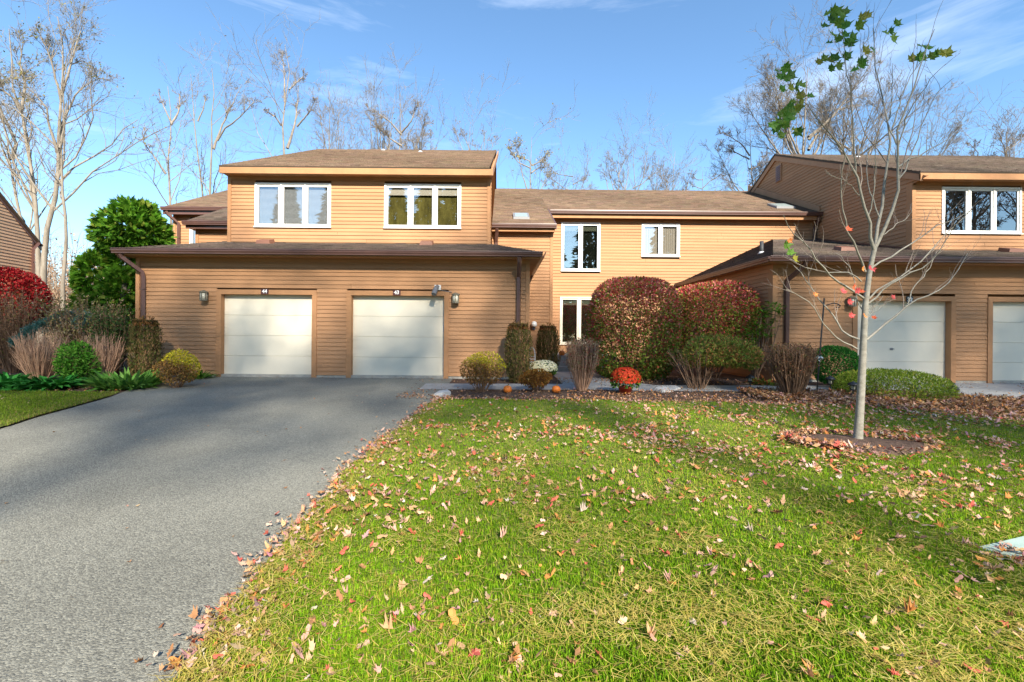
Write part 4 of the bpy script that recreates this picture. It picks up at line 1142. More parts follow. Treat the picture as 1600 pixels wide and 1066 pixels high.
def box_c(x0, x1, y0, y1, Y):
    """centre and half sizes of what fills a photo rectangle at distance Y"""
    a, b = W(x0, y1, Y), W(x1, y0, Y)
    return (a + b) / 2, (b[0] - a[0]) / 2, (b[2] - a[2]) / 2

# two clipped burning bushes in front of the middle house
def burning(x0, x1, y0, y1, Y, n, label, depth=1.0):
    c, rx, rzz = box_c(x0, x1, y0, y1, Y)
    base = np.array((c[0], Y, .33))
    t = shrub('burning_bush', base, c - (0, 0, .03), (rx * .95, rx * depth * .95, rzz * .96), n, REDS, label, (.075, .045), 3.4, 22, TWIGB, 'burning bushes by the entry', .32, .07,
              matcol=zmix(OLIV, REDS, c[2] - rzz * .55, c[2] + rzz * 1.05), fuzz=.75, stem_r=.02)
    return t
burning(920, 1056, 433, 592, 12.6, 24000, 'largest clipped burning bush, red on top and green below, hiding the lower window')
burning(1044, 1172, 440, 566, 13.1, 18000, 'rounded burning bush with pinkish red top, beside the right garage side wall')
c, rx, rzz = box_c(1055, 1188, 528, 590, 10.9)
AZ = [(3, (.22, .28, .05)), (2, (.33, .30, .06)), (2, (.48, .22, .08)), (1, (.13, .19, .03))]
shrub('azalea', at(1090, 606, 10.5), c + (0, 0, .03), (rx * .96, .8, rzz * .95), 8500, AZ, 'low azalea with yellow-green and orange leaves on bare dark legs under the burning bush', (.085, .035), 2.0, 20, TWIGB, None, .8, .34, fuzz=.9, stem_r=.016, zmin=-.6)
# rhododendron beside the corner: whorls of long leaves
def rhodo():
    b = at(1180, 560, 11.7)
    t = empty('rhododendron', b, 'leggy rhododendron with glossy green leaf whorls beside the right garage corner', 'shrub')
    tips = [W(x, y, 11.5 + dy) for x, y, dy in ((1200, 490, 0), (1190, 500, .2), (1212, 484, -.1), (1221, 492, -.1), (1206, 503, 0), (1184, 492, .1), (1195, 512, 0), (1216, 478, 0), (1200, 478, .1), (1182, 508, .2), (1187, 522, .1), (1201, 523, -.1), (1176, 520, .2), (1178, 532, .2), (1190, 485, 0))]
    P = np.array([resample([b + rng.normal(0, .06, 3) * (1, 1, 0), b + (q - b) * .55 + rng.normal(0, .08, 3), q], 6) for q in tips]); R = np.tile(np.linspace(.018, .008, 6), (len(tips), 1))
    Geo().add(*tubes(P, R, 5)).build('stems', TWIGB, t)
    g = Geo()
    for q in tips:
        n = 26; a = rng.uniform(0, 2 * np.pi, n); D = unit(np.stack([np.cos(a), np.sin(a), rng.uniform(-.6, .7, n)], 1)); S = np.tile(q, (n, 1)) + rng.normal(0, .045, (n, 3))
        V, F = leaf_quads(S, D, unit(np.array((0, 0, 1.)) + rng.normal(0, .3, (n, 3))), .14 * rng.uniform(.7, 1.2, n), .045, .08)
        g.add(V, F, pick(BRIGHT, n))
    g.build('foliage', LEAFT, t)
rhodo()
# small plants in front of it
def tuft(name, base, n, ln, wd, pal, label, spread=.8, r=.15, group=None, droop=.5, cat='plant', segs=4, mat_=None):
    """a clump of arching strap leaves"""
    t = empty(name, base, label, cat, group)
    a = rng.uniform(0, 2 * np.pi, n); q = np.sqrt(rng.random(n)) * r
    S = np.array(base) + np.stack([np.cos(a) * q, np.sin(a) * q, np.zeros(n)], 1)
    D = unit(np.stack([np.cos(a) * spread, np.sin(a) * spread, rng.uniform(.5, 1.2, n)], 1) + rng.normal(0, .2, (n, 3)))
    L_ = ln * rng.uniform(.6, 1.2, n); P = np.empty((n, segs, 3)); P[:, 0] = S
    for i in range(1, segs):
        P[:, i] = P[:, i - 1] + D * (L_ / (segs - 1))[:, None]; D = unit(D + np.array((0, 0, -droop)))
    P[:, :, 2] = np.maximum(P[:, :, 2], base[2] + .01)
    side = unit(np.stack([-np.sin(a), np.cos(a), np.zeros(n)], 1) + rng.normal(0, .2, (n, 3)))
    prof = np.sin(np.linspace(.25, np.pi, segs)) * wd / 2 + .002
    V = np.stack([P - side[:, None] * prof[None, :, None], P + side[:, None] * prof[None, :, None]], 2).reshape(-1, 3)
    i = np.arange(segs - 1) * 2; f = np.stack([i, i + 1, i + 3, i + 2], 1)
    F = (np.arange(n)[:, None, None] * segs * 2 + f[None]).reshape(-1, 4)
    Geo().add(V, F, pick(pal, n)).build('leaves', mat_ or LEAFT, t)
    return t
tuft('flower_clump', at(1197, 597, 11.3), 90, .28, .05, [(3, (.16, .2, .03)), (1, (.35, .1, .03))], 'low yellow-green clump with red specks beside the path, under the rhododendron', r=.3)
shrub('rose_shrub', at(1030, 596), at(1030, 580), (.28, .25, .2), 900, GREEN, 'small dark green shrub at the foot of the largest burning bush', (.07, .04), 2.2, 6)
# vase-shaped twiggy shrubs
def twiggy(name, x, yb, ytop, wpx, Y, nst, label, mat_, pal=None, nleaf=0, vase=1.0, flat=.1, group=None, leaf=(.04, .025), fill=4, lz=.4, r=.008):
    b = at(x, yb, Y) if Y else G(x, yb)
    s = PXM(b[1]); h = (yb - ytop) / s; sp = wpx / 2 / s
    t = empty(name, b, label, 'shrub', group)
    a = rng.uniform(0, 2 * np.pi, nst); q = np.sqrt(rng.random(nst))
    base = b + np.stack([np.cos(a) * q * sp * .22, np.sin(a) * q * sp * .22, np.zeros(nst)], 1)
    top = b + np.stack([np.cos(a) * q * sp * .92, np.sin(a) * q * sp * .8, h * (1 - flat * rng.random(nst) - .08 * q ** 3)], 1)
    u = np.linspace(0, 1, 7)[None, :, None]
    mid = base + (top - base) * .45 + (np.stack([np.cos(a), np.sin(a), 0 * a], 1) * (q * sp * .22 * vase)[:, None])
    P = (1 - u) ** 2 * base[:, None] + 2 * u * (1 - u) * mid[:, None] + u ** 2 * top[:, None] + rng.normal(0, .012, (nst, 7, 3)) * u
    R = np.linspace(r * 1.5, r * .5, 7)[None] * rng.uniform(.7, 1.3, (nst, 1))
    S, D, Ln, rad, _ = sprout(P, R, fill, .25, .95, 24, .34, .6, np.full(nst, h))
    P2, R2 = grow(S, unit(D + (0, 0, .25)), Ln, np.maximum(rad, r * .45), 5, .14, .06, .4)
    ok = (P2[:, -1, 2] < b[2] + h * 1.02); P2, R2 = P2[ok], R2[ok]
    Geo().add(*tubes(P, R, 4)).add(*tubes(P2, R2, 3)).build('stems', mat_, t)['kind'] = 'stuff'
    if nleaf:
        E = np.concatenate([P[:, 2:].reshape(-1, 3), P2.reshape(-1, 3)]); E = E[E[:, 2] > b[2] + h * lz]; E = E[rng.integers(0, len(E), nleaf)] + rng.normal(0, .02, (nleaf, 3))
        V, F = leaf_quads(E, unit(rng.normal(0, 1, E.shape) + (0, 0, .3)), unit(rng.normal(0, 1, E.shape)), leaf[0] * rng.uniform(.6, 1.3, nleaf), leaf[1])
        Geo().add(V, F, pick(pal, nleaf)).build('foliage', LEAFT, t)
    return t
twiggy('vase_shrub', 909, 611, 530, 60, None, 150, 'vase shaped shrub of pale twigs with a trimmed reddish top, left of the red mum', TWIGP, [(2, (.20, .14, .05)), (2, (.15, .17, .05)), (1, (.30, .07, .06)), (2, (.40, .34, .2)), (2, (.42, .13, .10))], 3600, 1.2, .06)
twiggy('brown_shrub', 1236, 622, 538, 84, None, 170, 'clipped brown twiggy shrub at the right garage corner, flat topped', TWIGB, BROWN + [(1, (.25, .10, .05))], 4200, 1.3, .07, lz=.45)
# columnar yews
def column(x0, x1, y0, yb, Y, label, taper=.78):
    b = at((x0 + x1) / 2, yb, Y) if Y else G((x0 + x1) / 2, yb)
    s = PXM(b[1]); h = (yb - y0) / s; rr = (x1 - x0) / 2 / s
    t = empty('columnar_yew', b, label, 'shrub', 'columnar clipped yews by the garages')
    n = 5200; u = rng.random(n); a = rng.uniform(0, 2 * np.pi, n); rad = rr * (taper + (1 - taper) * np.sin(np.pi * np.clip(u * .75 + .25, 0, 1))) * (1 - .3 * rng.random(n) ** 2)
    u = np.where(u > .8, .8 + (u - .8) * (1 + .22 * np.sin(a * 5 + 1) + .18 * np.sin(a * 9)) * (1 - .25 * (rad / rr) ** 4), u); rad *= 1 + .13 * np.sin(a * 7 + 2) + .07 * np.sin(a * 13 + 6 * u)                        # vertical shoots leave ribs
    rad *= np.where(u < .3, .62 + u * 1.27, 1) * np.where(u > .82, np.sqrt(np.clip(1 - ((u - .82) / .2) ** 2 * .55, .1, 1)), 1)
    P = b + np.stack([np.cos(a) * rad, np.sin(a) * rad, h * u * .97], 1)
    D = unit(np.stack([np.cos(a) * .35, np.sin(a) * .35, np.ones(n)], 1) + rng.normal(0, .3, (n, 3)))
    V, F = leaf_quads(P, D, unit(np.stack([np.cos(a), np.sin(a), 0 * a], 1) + rng.normal(0, .6, (n, 3))), .07 * rng.uniform(.6, 1.4, n), .022)
    C = pick(YEWP, n); C = np.where((u > .9)[:, None], C * (1.5, 1.0, .9), C)
    m = 1300; a2 = rng.uniform(0, 2 * np.pi, m); q = np.sqrt(rng.random(m)) * rr * .72
    P2 = b + np.stack([np.cos(a2) * q, np.sin(a2) * q, np.full(m, h * .95)], 1)
    V2, F2 = leaf_quads(P2, unit(rng.normal(0, .4, (m, 3)) + (0, 0, .8)), unit(rng.normal(0, 1, (m, 3))), .06, .022)
    Geo().add(V, F, C).add(V2, F2, pick([(1, (.15, .09, .05)), (1, (.11, .09, .03))], m)).build('foliage', LEAFT, t)
    P, R = stems(b, 22, h * .9, .12, .012, 6, .05, rr * .5, .2); Geo().add(*tubes(P, R, 4)).build('stems', TWIGB, t)
column(207, 246, 508, 606, 10.9, 'brown-tinged columnar yew at the left garage corner under the downspout')
column(790, 829, 507, 600, 11.3, 'tall columnar yew in front of the downspout right of door 43')
column(839, 872, 513, 592, 13.0, 'shorter columnar yew left of the entry steps')
# spireas: yellow behind, rust in front
def spirea(x0, x1, y0, yb, Y, label, front, pal=RUST, n=3600, ysplit=.5, w=.5):
    b = at((x0 + x1) / 2, yb, Y) if Y else G((x0 + x1) / 2, yb); s = PXM(b[1]); rx = (x1 - x0) / 2 / s; h = (yb - y0) / s
    return shrub('spirea_shrub', b, b + (0, 0, h * .6), (rx, rx * .85, h * .42), n, pal, label, (.05, .024), 2.0, 26, TWIGB, 'spirea shrubs at the garages', .85, .4, fuzz=1.0, stem_r=.008, stem_h=.9)
b = G(752, 612)
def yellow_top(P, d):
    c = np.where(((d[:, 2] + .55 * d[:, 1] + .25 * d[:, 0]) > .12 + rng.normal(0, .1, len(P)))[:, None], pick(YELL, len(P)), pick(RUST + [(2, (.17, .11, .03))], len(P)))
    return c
s = PXM(b[1]); h = 58 / s
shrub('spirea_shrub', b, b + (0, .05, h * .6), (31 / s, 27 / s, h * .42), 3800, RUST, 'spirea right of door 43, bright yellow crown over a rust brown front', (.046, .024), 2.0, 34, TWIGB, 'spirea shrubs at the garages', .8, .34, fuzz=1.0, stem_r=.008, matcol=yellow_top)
b = G(276, 606)
s = PXM(b[1]); h = 56 / s
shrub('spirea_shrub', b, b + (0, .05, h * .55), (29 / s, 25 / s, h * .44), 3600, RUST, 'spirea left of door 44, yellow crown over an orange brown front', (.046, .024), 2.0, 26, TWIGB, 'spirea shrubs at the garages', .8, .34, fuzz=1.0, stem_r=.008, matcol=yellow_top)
spirea(812, 862, 578, 612, None, 'small rust orange spirea between the two pumpkins by the path', True, [(3, (.33, .14, .03)), (2, (.25, .12, .03)), (1, (.36, .22, .04))], 2200)
tuft('daylily_clump', at(308, 596, 11.5), 120, .35, .035, BRIGHT, 'small bright green clump between the left spirea and door 44', r=.22)
tuft('daylily_clump', at(822, 588, 12.6), 70, .3, .04, [(2, (.3, .34, .03)), (1, (.16, .25, .03))], 'yellow-green clump under the pale metal ornament', r=.2)
# green mounds
c, rx, rzz = box_c(1276, 1334, 543, 602, 10.9)
shrub('boxwood', at(1305, 602, 10.9), c, (rx, rx, rzz), 7500, [(3, (.04, .18, .03)), (2, (.065, .25, .035)), (1, (.02, .09, .016))], 'round dark green boxwood ball behind the shepherd hook', (.045, .03), 2.3, 8, TWIGB, None, .25, .10, fuzz=.6)
c, rx, rzz = box_c(1322, 1462, 580, 634, 9.6)
shrub('spreading_yew', at(1392, 628, 9.6), c, (rx, .95, rzz), 13000, [(3, (.22, .33, .03)), (2, (.33, .41, .05)), (1, (.13, .20, .02)), (1, (.40, .38, .08))], 'low wide spreading yew mound in front of garage door 32', (.06, .018), 2.3, 10, TWIGB, None, .3, .12, fuzz=.8, up=.25)
tuft('marigold_clump', at(1412, 628, 9.0), 110, .16, .03, [(3, (.07, .14, .02)), (1, (.5, .2, .02)), (1, (.5, .3, .03))], 'small marigold clump with orange blooms below the spreading yew', r=.3)
tuft('marigold_clump', at(1320, 622, 9.3), 60, .14, .03, [(3, (.07, .14, .02)), (1, (.5, .2, .02))], 'small flower clump left of the young tree trunk among the leaves', r=.2)
# low greens left of the drive
tuft('groundcover_clump', at(200, 618, 9.9), 620, .42, .06, [(3, (.10, .25, .04)), (2, (.15, .30, .06)), (1, (.05, .14, .03))], 'broad low green leafy clump at the left edge of the driveway', r=.5, spread=.7, droop=.30)
for i, (x, y, n, ln, lab) in enumerate(((84, 619, 150, .5, 'bright green hosta clump in the middle of the left bed edge'), (55, 618, 110, .45, 'smaller green hosta clump between the two larger ones in the left bed'), (8, 616, 130, .5, 'green hosta clump at the left picture edge'), (14, 598, 60, .4, 'dark green hosta clump behind the one at the picture edge'))):
    tuft('hosta', at(x, y, 9.6 + (.9 if i == 3 else 0)), n, ln, .09, [(3, (.045, .23, .035)), (2, (.07, .30, .05)), (1, (.025, .13, .02))], lab, r=.2, group='hostas in the left bed', droop=.45)
# twig thickets of the left bed
for x, yb, yt, w, Y, n, lab, pal, nl in ((160 , 610, 530, 62, 10.7, 170, 'pinkish brown thicket of dry upright stems left of the corner yew', None, 0), (65, 612, 525, 78, 10.6, 180, 'wide pinkish brown thicket of dry stems in the left bed', None, 0), (20, 606, 470, 70, 12.6, 120, 'dark twiggy legs of a tall shrub at the left picture edge', BROWN, 1500),
                                     (130, 606, 480, 110, 12.0, 150, 'loose olive brown shrub behind the dry stems, under the blue spruce bough', [(2, (.25, .24, .07)), (2, (.33, .25, .13)), (1, (.42, .35, .22))], 4200), (175, 604, 490, 66, 11.6, 130, 'dark evergreen shrub under the arborvitae next to the garage wall', [(3, (.05, .12, .03)), (2, (.09, .15, .045)), (1, (.19, .17, .06))], 5600)):
    twiggy('thicket_shrub', x, yb, yt, w, Y, n, lab, TWIGP if pal is None else TWIGB, pal, nl, .5, .5, 'shrubs of the left bed', (.07, .035), 3, .15, .007)
c, rx, rzz = box_c(92, 148, 538, 604, 10.2)
shrub('green_shrub', at(120, 612, 10.2), c + (0, 0, .04), (rx * .88, rx * .85, rzz), 2600, [(3, (.08, .24, .025)), (2, (.13, .30, .035)), (1, (.04, .13, .015))], 'fresh green feathery shrub between the two dry stem thickets', (.10, .03), 2.0, 26, TWIGB, None, .8, .38, fuzz=1.0, up=.3, stem_r=.007)
c, rx, rzz = box_c(-62, 54, 418, 520, 14.0)
shrub('red_bush', at(0, 590, 14), c, (rx, rx * .9, rzz), 12000, REDS, 'scarlet burning bush cut off by the left picture edge', (.09, .055), 2.4, 22, TWIGB, 'burning bushes by the entry' and None, .4, .14, fuzz=.7, stem_r=.025, matcol=zmix([(2, (.12, .10, .03)), (1, (.25, .06, .03))], [(3, (.46, .025, .03)), (2, (.36, .02, .025)), (1, (.5, .12, .07))], c[2] - rzz, c[2] + .2))
# arborvitae: sprays of flat scale leaves on rounded lobes
def sprays(g, P, out, L0, pal, droop=-.15, k=7, wd=.045):
    n = len(P); D0 = unit(out + rng.normal(0, .35, P.shape) + (0, 0, .15)); Nn = unit(rng.normal(0, 1, P.shape)); S = unit(np.cross(D0, Nn)); C0 = pick(pal, n)
    for j in range(k):
        a = (j - (k - 1) / 2) / ((k - 1) / 2) * .95
        D = unit(D0 * math.cos(a) + S * math.sin(a) + np.array((0, 0, droop)))
        off = D0 * (L0 * .30 * (1 - abs(a)))
        V, F = leaf_quads(P + off, D, Nn, L0 * rng.uniform(.6, 1.1, n) * (1 - .35 * abs(a)), wd, .05)
        g.add(V, F, np.clip(C0 * rng.uniform(.8, 1.2, (n, 1)), 0, 1))
def arbor():
    Y = 14.2; b = at(196, 590, Y)
    t = empty('arborvitae', b, 'bright green arborvitae with feathery rounded lobes behind the left garage corner', 'tree')
    Geo().add(*tubes(resample([b, W(190, 480, Y), W(205, 380, Y), W(212, 330, Y)], 8)[None], np.linspace(.14, .04, 8)[None], 8)).build('trunk', BARKD, t)
    g = Geo()
    for x, y, rx, ry, n in ((208, 358, 54, 40, 620), (238, 372, 30, 32, 260), (172, 372, 26, 24, 200), (150, 430, 34, 40, 420), (190, 455, 34, 44, 420), (160, 478, 38, 28, 300), (196, 412, 32, 30, 240), (216, 500, 22, 34, 160), (212, 330, 30, 16, 200)):
        c = W(x, y, Y + rng.uniform(-.3, .3)); s = PXM(Y)
        P, out, d = shell_points(int(n * 2.1), c, (rx / s * .84, rx / s * .84, ry / s * .86), 2.0, .6, -1, .28)
        sprays(g, P, out, .17, [(3, (.095, .235, .017)), (2, (.15, .31, .025)), (1, (.045, .13, .01)), (.8, (.26, .33, .045))])
    g.build('foliage', LEAFT, t)
arbor()
# blue spruce bough
def spruce():
    Y = 11.9; b = at(150, 596, Y)
    t = empty('weeping_spruce', b, 'blue-green spruce bough arching left above the bare shrubs of the left bed', 'tree')
    arch = [W(x, y, Y) for x, y in ((150, 596), (152, 530), (138, 490), (118, 486), (90, 494), (62, 506), (40, 518), (24, 532))]
    P = resample(arch, 14)[None]
    S, D, Ln, rad, _ = sprout(P, np.linspace(.05, .015, 14)[None], 46, .35, 1, 60, .10, .5, np.array([3.5]))
    D = unit(D + (0, 0, -.55)); P2, R2 = grow(S, D, Ln, np.full(len(S), .01), 6, .1, -.12, .5)
    Geo().add(*tubes(P, np.linspace(.05, .015, 14)[None], 6)).add(*tubes(P2, R2, 4)).build('trunk', BARKD, t)
    E = np.concatenate([P2.reshape(-1, 3), P[0, 5:]]); E = E[rng.integers(0, len(E), 7500)] + rng.normal(0, .025, (7500, 3))
    V, F = leaf_quads(E, unit(rng.normal(0, 1, E.shape) + (-.4, 0, -.1)), unit(rng.normal(0, 1, E.shape)), .085, .016)
    Geo().add(V, F, pick([(3, (.11, .25, .20)), (2, (.17, .33, .27)), (1, (.07, .16, .12))], len(E))).build('needles', LEAFT, t)
spruce()

# ------------------------------------------------------------------ mums, pumpkins, stones, ornaments, lights
def pumpkin(p, r, label):
    t = empty('pumpkin', p, label, 'pumpkin', 'pumpkins by the entry')
    prof = [(r * .35, r * .02), (r * .75, r * .12), (r * .98, r * .45), (r, r * .85), (r * .9, r * 1.3), (r * .6, r * 1.6), (r * .25, r * 1.66), (r * .1, r * 1.56)]
    MB().lathe(prof, p, 40, lambda a: 1 - .07 * abs(math.cos(a * 5)) ** 4).build('body', PUMP, t, True)
    MB().tube([p + (0, 0, r * 1.52), p + (.01, 0, r * 1.8), p + (r * .3, 0, r * 2.05)], [r * .16, r * .11, r * .13], 7).build('stalk', STALK, t)
pumpkin(G(793, 614), .092, 'pumpkin on the mulch nearest the yellow topped spirea')
pumpkin(G(869, 614), .092, 'pumpkin on the mulch right of the small rust orange spirea')
pp = W(878, 552, 15.3); pumpkin(np.array((pp[0], 15.3, .32 + .165 * 3)), .10, 'pumpkin on the top entry step below the window')
def mum(base, r, h, pal, leafpal, potm, ptop, label, n=420):
    t = empty('potted_mum', base, label, 'potted plant', 'potted mums')
    base = np.array(base)
    MB().lathe([(r * .36, 0), (r * .48, ptop * .85), (r * .52, ptop * .86), (r * .52, ptop), (r * .45, ptop), (r * .44, ptop * .9)], base, 20).build('pot', potm, t, True)
    P, out, d = shell_points(700, base + (0, 0, ptop + h * .35), (r * .95, r * .95, h * .55), 2.2, .5, -.6, .06)
    V, F = leaf_quads(P, unit(out + rng.normal(0, .5, P.shape)), unit(rng.normal(0, 1, P.shape)), .06, .035)
    Geo().add(V, F, pick(leafpal, len(P))).build('foliage', LEAFT, t)
    P, out, d = shell_points(n, base + (0, 0, ptop + h * .38), (r, r, h * .62), 2.3, .06, -.15, .06)
    g = Geo(); k = 8
    for j in range(k):
        a = 2 * np.pi * j / k + rng.uniform(0, 1, len(P)); A = unit(np.cross(out, np.array((.3, .2, .9)))); B = np.cross(out, A)
        D = unit(A * np.cos(a)[:, None] + B * np.sin(a)[:, None] + out * .35)
        V, F = leaf_quads(P, D, out, .036, .02, .1); g.add(V, F, pick(pal, len(P), jit=.15))
    g.build('flowers', PETAL, t)
b = G(977, 616); mum(b, .30, .40, [(3, (.52, .035, .012)), (2, (.62, .09, .02)), (1, (.4, .02, .01))], GREEN, POTRED, .16, 'round red mum in a red pot on the mulch edge', 520)
mum(at(849, 596, 12.0), .36, .34, [(3, (.82, .78, .56)), (2, (.74, .72, .46)), (1, (.85, .80, .66))], GREEN, POTG, .16, 'white flowering mum behind the small rust orange spirea', 620)
def stone(name, pts, h, label):
    c = np.mean(pts, 0); t = MB()
    n = len(pts); t.v = [tuple(p - (0, 0, .03)) for p in pts] + [tuple(c + (p - c) * .86 + (0, 0, h * rng.uniform(.7, 1.1))) for p in pts] + [tuple(c + (.02, 0, h * 1.05))]
    t.f = [[i, (i + 1) % n, n + (i + 1) % n, n + i] for i in range(n)] + [[n + i, n + (i + 1) % n, 2 * n] for i in range(n)]
    tag(t.build(name, STONE), label, 'stone')
stone('flat_stone', [G(x, y) for x, y in ((1020, 611), (1034, 614), (1050, 613), (1066, 609), (1058, 605), (1046, 604), (1038, 606), (1026, 606))], .05, 'flat pale grey stone slab on the mulch right of the red mum')
stone('edge_stone', [G(x, y) for x, y in ((676, 621), (690, 622), (706, 618), (700, 614), (686, 615))], .09, 'small whitish stone where driveway, path and lawn meet')
def ornament():
    Y = 12.7; b = at(831, 585, Y); zt = W(831, 543, Y)[2]; hw_ = .085
    t = empty('garden_ornament', b, 'arched pale metal garden ornament half hidden between two columnar yews', 'ornament')
    arc = [b + (-hw_, 0, 0), b + (-hw_, 0, (zt - b[2]) * .7)] + [b + (hw_ * math.cos(a), 0, (zt - b[2]) * .7 + (zt - b[2]) * .3 * math.sin(a)) for a in np.linspace(math.pi, 0, 9)[1:-1]] + [b + (hw_, 0, (zt - b[2]) * .7), b + (hw_, 0, 0)]
    MB().tube(arc, .016, 6).build('frame', PALEM, t)
    g = MB()
    for k in range(5):
        z = b[2] + .25 + k * .075; g.tube([(b[0] - hw_, Y, z), (b[0] + hw_, Y, z + .03)], .007, 4).tube([(b[0] - hw_, Y + .01, z + .04), (b[0] + hw_, Y + .01, z)], .007, 4)
    g.build('lattice', PALEM, t)
    MB().box(b[0] - .06, b[0] + .06, Y - .04, Y + .04, b[2] + .26, b[2] + .40).build('basket', mat('blue_glaze', (.30, .38, .45), .3, .5), t)
ornament()
def path_light(x, yb, Y, label, h=.34, lean=0.0, cage=True):
    b = at(x, yb, Y) if Y else G(x, yb)
    t = empty('path_light', b, label, 'path light', 'black path lights along the bed')
    q = np.array((lean, 0, 1.0)); q /= np.linalg.norm(q)
    P = lambda u: b + q * u
    MB().tube([P(-.03), P(h * .55)], .012, 6).build('stake', BLACK, t)
    m = MB(); c = P(h * .55)
    m.lathe([(.02, 0), (.05, .005), (.052, .02), (.03, .03)], c, 12)
    for k in range(6):
        a = k * math.pi / 3; m.tube([c + (.045 * math.cos(a), .045 * math.sin(a), .02), c + (.062 * math.cos(a) + lean * .06, .062 * math.sin(a), .07), c + (.055 * math.cos(a) + lean * .1, .055 * math.sin(a), h * .36)], .006, 4)
    m.build('cage', BLACK, t)
    top = P(h * .88)
    MB().lathe([(.095, 0), (.10, .012), (.07, .05), (.03, .065), (.012, .085)], top, 14).build('cap', BLACK, t, True)
    MB().lathe([(.032, .02), (.036, h * .3)], c, 10).build('glass', LGLASS, t, True)
path_light(1297, 612, 10.0, 'upright black path light right of the shepherd hook')
path_light(1172, 600, 10.6, 'black path light beside the path under the azalea', .28)
path_light(1333, 622, 9.2, 'black path light half hidden behind the young tree trunk', .32)
path_light(1427, 622, 9.0, 'black path light in front of the spreading yew', .3)
path_light(1484, 626, 8.9, 'tilted black path light by the right driveway edge', .3, .22)
def hook():
    b = at(1276, 613, 9.95); top = W(1288, 466, 9.95)
    t = empty('shepherd_hook', b, 'tall thin black shepherd hook leaning right in front of the round boxwood', 'garden hook')
    MB().tube([b - (0, 0, .05), b + (top - b) * .5, top], .016, 6).build('pole', BLACK, t)
    p = b + (top - b) * .94
    arm = [W(x, y, 9.95) for x, y in ((1287.5, 478), (1294, 476), (1302, 474), (1309, 475), (1313, 478), (1311, 481), (1306, 480))]
    MB().tube(arm, .012, 6).build('arm', BLACK, t)
    f = W(1280, 560, 9.93)
    g = Geo(); P = f + rng.normal(0, .03, (26, 3)); V, F = leaf_quads(P, unit(rng.normal(0, 1, P.shape)), unit(rng.normal(0, 1, P.shape)), .05, .035); g.add(V, F, pick([(1, (.45, .6, .62)), (1, (.7, .75, .75))], 26))
    g.build('flower_pick', PETAL, t)
hook()
# turf utility lid
lid = [G(x, y) for x, y in ((1528, 872), (1690, 922), (1790, 882), (1604, 853))]
uo = MB().prism([p + (0, 0, .0) for p in lid], (0, 0, .072)).build('utility_lid', COVER)
tag(uo, 'teal-green utility box lid in the lawn at the right picture edge', 'utility cover')

# ------------------------------------------------------------------ young maple on the lawn
def star_leaf(size, curl=.15, kind='maple'):
    if kind == 'maple':
        ang = [-90, -62, -48, -20, 2, 22, 34, 58, 72, 90, 108, 122, 146, 158, 178, 200, 228, 242]
        rad = [.28, .5, .42, .78, .50, .92, .60, .62, .60, 1.08, .60, .62, .60, .92, .50, .78, .42, .5]
    elif kind == 'oak':
        ang = list(range(-90, 270, 20)); rad = []
        ang = [-90, -60, -35, -15, 0, 18, 30, 45, 58, 74, 90, 106, 122, 135, 150, 162, 180, 195, 215, 240]
        rad = [.75, .42, .30, .50, .22, .50, .24, .60, .40, .72, 1.0, .72, .40, .60, .24, .50, .22, .50, .30, .42]
    else:
        ang = list(range(-90, 270, 30)); rad = [.9 if a in (-90, 90) else .52 for a in ang]; rad = [math.hypot(.42 * math.cos(math.radians(a)), .0) + abs(math.sin(math.radians(a))) * .85 if True else r for a, r in zip(ang, rad)]
    V = [(0, 0, .10 * curl * size)]
    for a, r in zip(ang, rad):
        x, y = r * math.cos(math.radians(a)), r * math.sin(math.radians(a))
        if kind == 'oval': x *= .62
        V.append((x * size * .5, y * size * .5, size * curl * (x * x * 1.1 + .55 * max(0, y) ** 2 + .12 * math.sin(5 * a)) * .9))
    n = len(ang)
    F = [(0, 1 + i, 1 + (i + 1) % n) for i in range(n)]
    return V, F

